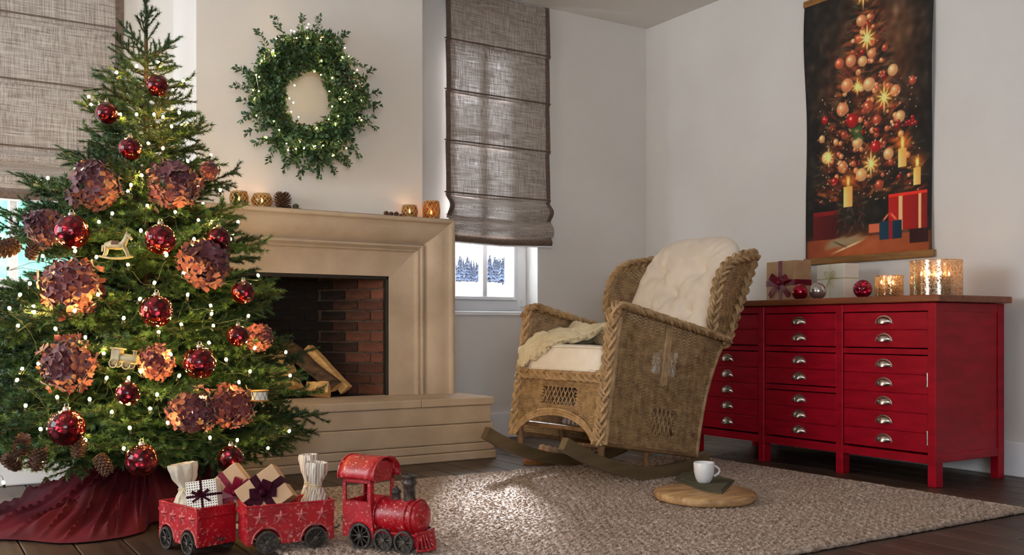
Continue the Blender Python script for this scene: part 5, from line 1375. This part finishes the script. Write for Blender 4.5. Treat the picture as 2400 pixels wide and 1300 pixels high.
for a, dx, dz in ((172,-1,.35),(178,-.9,-.1),(195,-.8,-.5),(8,1,.15),(2,1,-.1),(-12,.9,-.35),(20,.8,.5),(-75,.1,-1),(-68,.3,-1),(-95,-.1,-1),(-110,-.3,-1),(-50,.4,-.9),(-35,.6,-.7),(-125,-.4,-.8),(95,-.1,1),(84,.25,1),(120,-.5,.9),(140,-.6,.7),(60,.6,.8),(210,-.7,-.6)):
    an = math.radians(a); d = Vector((dx, r2.uniform(-.2,.05), dz)).normalized(); p = wp(an, 0.235, -0.005)
    place('sprig', r2.choice(SPL), wr, p, d.to_track_quat('X','Z').to_euler())
wl = thing('wreath_lights', 'tiny warm lights on wire twined through the leaf wreath', 'string lights', wc)
wb = MB().ball((0,0,0), 0.0036, 8).mesh('bulb', 'wreath_bulb_glow'); W = []
for i in range(64):
    a = 2*PI*i/64+r2.uniform(-.1,.1); q = 0.213+r2.choice((-1,1,0.9,.8))*r2.uniform(0.03, 0.115); p = wp(a, q, r2.uniform(-0.085,-0.045)+0.5*max(0, abs(q-0.213)-0.08)); place('bulb', wb, wl, p); W.append(p)
MB().tube(W, 0.0006, 4, closed=True).obj('wire', 'pewter', wl)

# ================================================================== on the mantel
MTZ = MZ+0.0005
def lantern(label, px, r, h, glass, kind, power, Y=4.985):
    a, b_ = ray(px); loc = Vector((a/b_*Y, Y, MTZ))
    g = thing('candle_lantern', label, 'candle holder', loc, group='glass tealight lanterns on the mantel')
    bul = lambda f: r*(0.80+0.20*math.sin(PI*(0.12+0.80*f))) if kind != 'round' else r*(0.72+0.28*math.sin(PI*f))
    P = [(bul(0)*0.9, 0)]+[(bul(i/10), h*i/10+0.001) for i in range(11)]+[(bul(1)-0.003, h)]+[(bul(i/10)-0.003, h*i/10+0.004) for i in range(10,-1,-1)]+[(0,0.004)]
    MB().lathe(P, 32).obj('glass_bowl', glass, g)
    m = MB(); n = 11 if kind != 'round' else 14
    for k in range(n):
        for sg in (1, -1):
            m.tube([((bul(i/12)+0.0012)*math.cos(2*PI*k/n+sg*(i/12)*1.15), (bul(i/12)+0.0012)*math.sin(2*PI*k/n+sg*(i/12)*1.15), 0.003+(h-0.005)*i/12) for i in range(13)], 0.0016, 4, caps=False)
    for f in (0.0, 1.0): m.tube([((bul(f)+0.0006)*math.cos(2*PI*i/32), (bul(f)+0.0006)*math.sin(2*PI*i/32), 0.002+(h-0.002)*f) for i in range(32)], 0.0026, 6, closed=True)
    m.obj('relief', 'cream_metal', g)
    c = candle('small tealight burning inside the '+label.split(' on ')[0], loc+Vector((0,0,0.0055)), 0.018, 0.018, 'ivory_wax', power, 'tealights on the mantel', 'tealight')
    return g
lantern('pale ribbed glass lantern on the mantel, half behind tree twigs', 560, 0.047, 0.072, 'grey_glass', 'tall', 0.12)
lantern('squat round dimpled lantern on the mantel beside the pine cone', 614, 0.054, 0.070, 'grey_glass', 'round', 0.15)
lantern('low lattice lantern on the mantel beside the dark acorns', 960, 0.045, 0.068, 'grey_glass', 'tall', 0.12)
lantern('tall amber lattice lantern at the mantel end near the blind', 1011, 0.050, 0.102, 'amber_glass', 'tall', 0.16)
a, b_ = ray(662); o = place('standing_pine_cone', CONE_O, None, (a/b_*4.99, 4.99, MTZ+0.036), (0,0,0.4), (0.084,0.084,0.075)); tag(o, 'open dark pine cone standing on the mantel beside the squat lantern', 'pine cone')
def nut(px, dz, r, label, mt='cone_scale', Y=4.985):
    a, b_ = ray(px); m = MB(); m.ball((0,0,0), r, 14); m.lathe([(r*0.98,r*0.1),(r*1.08,r*0.2),(r*0.9,r*0.65),(r*0.4,r*1.0),(0,r*1.1)], 14)
    o = m.obj('acorn', mt, None, loc=(a/b_*Y, Y, MTZ+r+dz)); tag(o, label, 'acorn', 'acorns on the mantel')
nut(678, 0, 0.011, 'small brown acorn touching the standing pine cone')
nut(693, 0, 0.016, 'round olive acorn right of the standing pine cone', 'acorn')
nut(703, 0, 0.005, 'tiny acorn crumb beside the olive acorn')
for i, (px, dz, r) in enumerate(((905,0,0.014),(917,0,0.013),(929,0,0.014),(939,0,0.009))):
    nut(px, dz, r, ('dark acorn at the left end of the row by the low lattice lantern','second dark acorn in the row by the low lattice lantern','third dark acorn in the row by the low lattice lantern','smallest dark acorn touching the low lattice lantern')[i])
# ================================================================== red toy train
def wheel_mesh(R, n=8, name='wheel'):
    m = MB(); m.lathe([(R*0.82,-0.005),(R,-0.005),(R,0.005),(R*0.82,0.005),(R*0.82,-0.005)], 28); m.lathe([(0,-0.007),(R*0.2,-0.006),(R*0.2,0.006),(0,0.007)], 12)
    for k in range(n):
        a = 2*PI*k/n; d = Vector((math.cos(a), math.sin(a), 0)); m.tube([d*R*0.15, d*R*0.86], R*0.055, 5, caps=False)
    m.xform(Matrix.Rotation(PI/2, 4, 'X')); return m.mesh(name, 'train_dark')
def star_mesh(R):
    m = MB(); V = [(0,-0.0075,0)]
    for k in range(10):
        a = PI/2+PI*k/5; q = R if k % 2 == 0 else R*0.42; V.append((q*math.cos(a), 0, q*math.sin(a)))
    m.add(V, [(0, 1+k, 1+(k+1) % 10) for k in range(10)]+[tuple(range(10,0,-1))]); return m.mesh('star', 'worn_red', smooth=False)
WH = wheel_mesh(0.036); ST = star_mesh(0.024)
def heading(px0, py0, px1, py1, z):
    a, b_ = onZ(px0, py0, z), onZ(px1, py1, z); return (a+b_)/2, math.atan2((b_-a).y, (b_-a).x)
def wagon(label, c, hd, L, Wd, z):
    g = thing('toy_wagon', label, 'toy wagon', (c.x, c.y, z), hd, 'wagons of the red toy train')
    h0, h1, R = 0.028, 0.150, 0.046
    wx = (-L*0.28, L*0.28)
    out = [(-L/2, h0+0.02)]
    out = [(-L/2, h1), (-L/2, h0)]
    for w in wx:
        a0 = math.asin(max(-1, min(1, (h0-0.036)/R)))
        for i in range(13):
            a = PI-a0-(PI-2*a0)*i/12; out.append((w+R*math.cos(a), 0.036+R*math.sin(a)))
    out += [(L/2, h0), (L/2, h1)]
    for sg in (-1, 1):
        sp = MB().prism(out, sg*Wd/2-0.002, sg*Wd/2+0.002).obj('side_plate', 'toy_red', g)
        m = MB()
        for w in wx: m.tube([(w+R*math.cos(a), sg*(Wd/2+0.003), 0.036+R*math.sin(a)) for a in [PI*i/14 for i in range(15)]], 0.003, 5)
        m.obj('wheel_arch', 'worn_red', sp)
        for k in range(4): place('star', ST, sp, (-L*0.36+L*0.24*k, sg*(Wd/2+0.0022), 0.112), (0,0,0 if sg < 0 else PI))
        m = MB(); m.tube([(-L/2, sg*Wd/2, h1),(L/2, sg*Wd/2, h1)], 0.004, 6); m.obj('top_rim', 'toy_red', sp)
        for w in wx: place('wheel', WH, g, (w, sg*(Wd/2-0.002+0.006), 0.036))
    for sg in (-1, 1):
        ep = MB().bbox((sg*L/2-0.002, -Wd/2, h0), (sg*L/2+0.002, Wd/2, h1), 0.001).obj('end_plate', 'toy_red', g)
        m = MB(); m.tube([(sg*L/2, -Wd/2, h1+0.0),(sg*L/2, Wd/2, h1+0.0)], 0.004, 6); m.bbox((sg*L/2-0.001*1, -Wd/2, h1-0.03), (sg*(L/2+0.008), Wd/2, h1-0.022), 0.001); m.obj('end_rim', 'toy_red', ep)
    MB().box((-L/2+0.002, -Wd/2+0.002, 0.046), (L/2-0.002, Wd/2-0.002, 0.050)).obj('floor_plate', 'toy_red', g)
    for w in wx: MB().tube([(w, -Wd/2, 0.036),(w, Wd/2, 0.036)], 0.004, 6).obj('axle', 'train_dark', g)
    MB().tube([(L/2, 0, 0.05),(L/2+0.03, 0, 0.048),(L/2+0.04, 0, 0.056)], 0.003, 6).obj('coupling', 'train_dark', g)
    return g
RZ = RT+0.001
c1, h1_ = heading(384, 1288, 460, 1299, 0.0)
HD1 = h1_-math.radians(14)
f1 = Vector((math.cos(HD1), math.sin(HD1), 0)); n1 = Vector((-f1.y, f1.x, 0))
W1W, W2W = 0.135, 0.135
c1 = c1+n1*(W1W/2)-f1*0.010
w1_ = wagon('red toy wagon at the rear of the train, carrying a dotted gift', c1, HD1, 0.235, W1W, 0.0005)
c2, HD2 = heading(624, 1297, 740, 1285, RZ); f2 = Vector((math.cos(HD2), math.sin(HD2), 0)); n2 = Vector((-f2.y, f2.x, 0)); c2 = c2+n2*(W2W/2)
w2_ = wagon('red toy wagon in the middle of the train, carrying kraft gifts', c2, HD2, 0.275, W2W, RZ)
c3, HD3 = heading(840, 1285, 955, 1300, RZ); f3 = Vector((math.cos(HD3), math.sin(HD3), 0)); n3 = Vector((-f3.y, f3.x, 0)); EW = 0.125
c3 = c3+n3*(EW/2)
en = thing('toy_locomotive', 'chipped red metal toy steam locomotive with dark funnel', 'toy train', (c3.x, c3.y, RZ), HD3)
# cab
x0, x1 = -0.155, -0.045; yw = EW/2; zt = 0.232
for sg in (-1, 1):
    m = MB(); y_ = sg*yw
    R = 0.048; wx = -0.085; a0 = 0
    out = [(x0, 0.150), (x0, 0.035)]+[(wx+R*math.cos(PI-PI*i/12), 0.040+R*math.sin(PI*i/12)) for i in range(13)]+[(x1+0.012, 0.035), (x1, 0.150)]
    m.prism(out, y_-0.002, y_+0.002)
    for a, b_ in (((x0, y_-0.002, 0.15), (x0+0.013, y_+0.002, zt)), ((x1-0.013, y_-0.002, 0.15), (x1, y_+0.002, zt)), ((x0, y_-0.002, 0.212), (x1, y_+0.002, zt))): m.box(a, b_)
    sp = m.obj('cab_side', 'toy_red', en)
    m = MB(); m.tube([(wx+R*math.cos(a), y_+sg*0.002, 0.040+R*math.sin(a)) for a in [PI*i/14 for i in range(15)]], 0.003, 5)
    m.tube([(x0+0.013,y_+sg*0.002,0.152),(x1-0.013,y_+sg*0.002,0.152),(x1-0.013,y_+sg*0.002,0.212),(x0+0.013,y_+sg*0.002,0.212)], 0.0022, 5, closed=True); m.obj('window_bead', 'toy_red', sp)
for xx in (x0, x1):
    m = MB(); m.box((xx-0.002, -yw, 0.05), (xx+0.002, yw, 0.15)); m.box((xx-0.002, -yw, 0.15), (xx+0.002, -yw+0.014, zt)); m.box((xx-0.002, yw-0.014, 0.15), (xx+0.002, yw, zt)); m.box((xx-0.002, -yw, 0.212), (xx+0.002, yw, zt))
    top = [(yw*math.cos(PI*i/14)*1.0, zt+0.046*math.sin(PI*i/14)) for i in range(15)]; m.prism(top, xx-0.002, xx+0.002, axes=(1,2,0)); m.obj('cab_end', 'toy_red', en)
def roof(u, v):
    a = -0.06*PI+1.12*PI*v; return (x0-0.012+(x1-x0+0.03)*u, (yw+0.012)*math.cos(a), zt-0.0+0.058*math.sin(a)+0.002)
m = MB(); m.grid(roof, 6, 24); rf = m.obj('roof', 'toy_red', en); so = rf.modifiers.new('thickness', 'SOLIDIFY'); so.thickness = 0.003
m = MB()
for uu in (0, 1): m.tube([roof(uu, i/24) for i in range(25)], 0.0032, 6)
m.obj('roof_bead', 'toy_red', rf)
# boiler along x
def xl(m): m.xform(Matrix.Rotation(PI/2, 4, 'Y')); return m
BR_, bz = 0.054, 0.105
m = MB(); m.lathe([(BR_,0),(BR_,0.145),(BR_*0.98,0.150),(BR_*0.8,0.158),(BR_*0.3,0.162),(0,0.163)], 36); xl(m); bo = m.obj('boiler', 'toy_red', en, loc=(x1, 0, bz))
for zz, rr_ in ((0.004, 1.05), (0.118, 1.045), (0.140, 1.05)):
    m = MB(); m.tube([(zz, BR_*rr_*math.cos(2*PI*i/36), BR_*rr_*math.sin(2*PI*i/36)) for i in range(36)], 0.004, 6, closed=True); m.obj('boiler_band', 'toy_red', bo)
m = MB(); m.lathe([(0.022,0),(0.022,0.004),(0.008,0.008),(0,0.010)], 18); xl(m); m.obj('front_boss', 'toy_red', bo, loc=(0.160, 0, 0))
m = MB(); m.lathe([(0.019,0),(0.019,0.052),(0.024,0.055),(0.024,0.060),(0.021,0.063),(0.021,0.072),(0.026,0.075),(0.026,0.080),(0.018,0.084),(0.018,0.060),(0,0.06)], 22); m.obj('funnel', 'train_dark', bo, loc=(0.105, 0, BR_-0.003))
m = MB(); m.lathe([(0.014,0),(0.014,0.022),(0.016,0.024),(0.013,0.032),(0.006,0.038),(0.004,0.044),(0,0.045)], 18); m.obj('steam_dome', 'train_dark', bo, loc=(0.055, 0, BR_-0.003))
m = MB(); m.bbox((x0, -yw+0.012, 0.038), (0.125, yw-0.012, 0.060), 0.003); m.bbox((x1, -yw+0.006, 0.056), (0.12, yw-0.006, 0.062), 0.002); m.obj('underframe', 'toy_red', en)
# cowcatcher
m = MB(); n = 9
for k in range(n):
    y_ = -yw*0.85+2*yw*0.85*k/(n-1); xx = 0.152-0.034*abs(y_/yw)**1.5
    m.tube([(0.118+0.008*(1-abs(y_/yw)), y_*0.8, 0.062), (xx, y_, 0.012)], 0.0042, 5)
m.tube([(0.118+0.010*(1-abs(t)), yw*0.8*t, 0.064) for t in [-1+0.2*i for i in range(11)]], 0.005, 6); m.tube([(0.152-0.034*abs(t*.85)**1.5, yw*0.85*t, 0.012) for t in [-1+0.2*i for i in range(11)]], 0.0045, 6)
m.bbox((0.105, -yw*0.8, 0.02), (0.122, yw*0.8, 0.06), 0.003); m.obj('cowcatcher', 'toy_red', en)
WB = wheel_mesh(0.042, 10)
for sg in (-1, 1):
    place('wheel', WB, en, (-0.085, sg*(yw+0.003), 0.042)); place('wheel', WH, en, (0.0, sg*(yw-0.004), 0.036)); place('wheel', WH, en, (0.078, sg*(yw-0.004), 0.036))
for xx in (-0.085, 0.0, 0.078): MB().tube([(xx,-yw,0.037),(xx,yw,0.037)], 0.004, 6).obj('axle', 'train_dark', en)

# ------------------------------------------------------------------ cargo
def on_wagon(c, hd, x, y, z, base): # wagon space to room
    f = Vector((math.cos(hd), math.sin(hd), 0)); n = Vector((-f.y, f.x, 0)); return c+f*x+n*y+Vector((0,0,base+z))
def sack(label, loc, rz, tilt, R, h, cloth_, neck=0.62):
    g = thing('gift_sack', label, 'sack', loc, group='cloth sacks in the train wagons', rot=(tilt[0], tilt[1], rz))
    rs = random.Random(int(R*1e5)+int(h*1e4)); ph = [rs.uniform(0,6) for _ in range(4)]
    wob = lambda a, z: 1+0.05*math.sin(3*a+ph[0]+z*20)+(0.10 if z > h*neck-0.02 else 0.03)*math.sin(7*a+ph[1])+0.03*math.sin(11*a+ph[2])
    P = [(0,0),(R*0.8,0.002),(R,0.02),(R*1.02,h*0.25),(R*0.86,h*0.42),(R*0.55,h*0.54),(R*0.36,h*neck),(R*0.40,h*0.68),(R*0.62,h*0.80),(R*0.74,h*0.92),(R*0.70,h),(R*0.62,h*0.97),(R*0.4,h*0.8),(0,h*0.74)]
    P = [(P[i][0]+(P[i+1][0]-P[i][0])*k/4, P[i][1]+(P[i+1][1]-P[i][1])*k/4) for i in range(len(P)-1) for k in range(4)]+[P[-1]]
    P = [P[0]]+[tuple((P[i-1][q]+2*P[i][q]+P[i+1][q])/4 for q in (0,1)) for i in range(1, len(P)-1)]+[P[-1]]
    crease = lambda a, z: wob(a, z)*(1+0.045*math.sin(5*a+z*70+ph[3])*math.sin(z*45+2*a)+0.03*math.sin(9*a-z*110))
    MB().lathe(P, 56, wob=crease).obj('cloth', cloth_, g, ang=80)
    m = MB(); rt = R*0.40
    for dz in (-0.004, 0.002): m.tube([(rt*math.cos(2*PI*i/20), rt*math.sin(2*PI*i/20), h*neck+dz) for i in range(20)], 0.0028, 5, closed=True)
    d = Vector((0,-1,0)); m.tube([(0,-rt,h*neck),(-0.012,-rt-0.02,h*neck-0.025),(-0.022,-R*1.05,h*0.25),(-0.03,-R*1.1,h*0.02)], 0.0022, 5); m.tube([(0,-rt,h*neck),(0.016,-rt-0.014,h*neck-0.02),(0.028,-R*0.8,h*0.38)], 0.0022, 5)
    m.obj('tie_cord', 'cord', g); return g
b1, b2 = 0.0510, RZ+0.0510
sack('pale linen sack tied with cord in the rear wagon', on_wagon(c1, HD1, -0.052, 0.012, 0, b1), VIEW, (0.0, -0.14, 0), 0.060, 0.225, 'sack_cloth')
sack('striped cloth sack tied with cord at the front of the middle wagon', on_wagon(c2, HD2, 0.086, 0.0, 0, b2), VIEW, (0.0, 0.08, 0), 0.046, 0.205, 'striped_cloth')
sack('second striped sack, mostly hidden behind the kraft gifts', on_wagon(c2, HD2, 0.118, 0.148, 0, RZ), VIEW, (0.0, -0.02, 0), 0.040, 0.262, 'striped_cloth')
# gift(): bow on local -x; turn so that -x faces the camera
FACE = VIEW+PI/2
def pose(roll, lean, rz): # roll the parcel in the picture plane, lean it back, face the camera
    return (Matrix.Rotation(rz, 3, 'Z') @ Matrix.Rotation(lean, 3, 'Y') @ Matrix.Rotation(roll, 3, 'X')).to_euler()
def small_gift(label, loc, rot, w, d, h, paper, ribbon, rw):
    g = thing('gift_box', label, 'gift', loc, group='gifts in the train wagons', rot=rot)
    MB().bbox((-d/2,-w/2,0),(d/2,w/2,h),0.002,2).obj('box', paper, g); e = 0.0012; m = MB()
    m.bbox((-d/2-e,-rw/2,-0.0002),(d/2+e,rw/2,h+e),0.0006); m.bbox((-d/2-e,-w/2-e,h/2-rw/2),(d/2+e,w/2+e,h/2+rw/2),0.0006); rb = m.obj('ribbon', ribbon, g)
    b = MB(); k = h/0.1
    for ang, L in ((0.5,0.034*k),(2.6,0.032*k),(1.3,0.02*k)):
        P = [(-0.002-0.012*k*math.sin(PI*i/10)*(1 if i > 5 else .3), L*(1-abs(2*i/10-1)**1.6)*math.cos(ang), L*(1-abs(2*i/10-1)**1.6)*math.sin(ang)) for i in range(11)]; strip(b, P, (0,-math.sin(ang),math.cos(ang)), rw*1.3)
    for ang, L in ((-0.5,0.036*k),(-2.5,0.034*k)): strip(b, [(-0.002, L*i/5*math.cos(ang), L*i/5*math.sin(ang)) for i in range(6)], (0,-math.sin(ang),math.cos(ang)), rw)
    b.ball((-0.004,0,0), rw*0.6, 8); b.obj('bow', ribbon, rb, loc=(-d/2-e, 0, h/2)); return g
small_gift('small white gift with black dots and plum ribbon in the rear wagon', on_wagon(c1, HD1, 0.062, -0.006, 0.082, b1), pose(math.radians(-8), math.radians(8), FACE), 0.098, 0.055, 0.096, 'dotted_paper', 'ribbon_plum', 0.007)
small_gift('large kraft gift with broad plum ribbon, tilted in the middle wagon', on_wagon(c2, HD2, -0.030, -0.004, 0.058, b2), pose(math.radians(-37), math.radians(14), FACE), 0.145, 0.075, 0.125, 'kraft', 'ribbon_plum', 0.026)
small_gift('smaller kraft gift with wine ribbon leaning behind the large kraft one', on_wagon(c2, HD2, -0.085, 0.125, 0.090, 0.01), pose(math.radians(-40), math.radians(10), FACE), 0.12, 0.06, 0.16, 'kraft', 'ribbon_wine', 0.02)
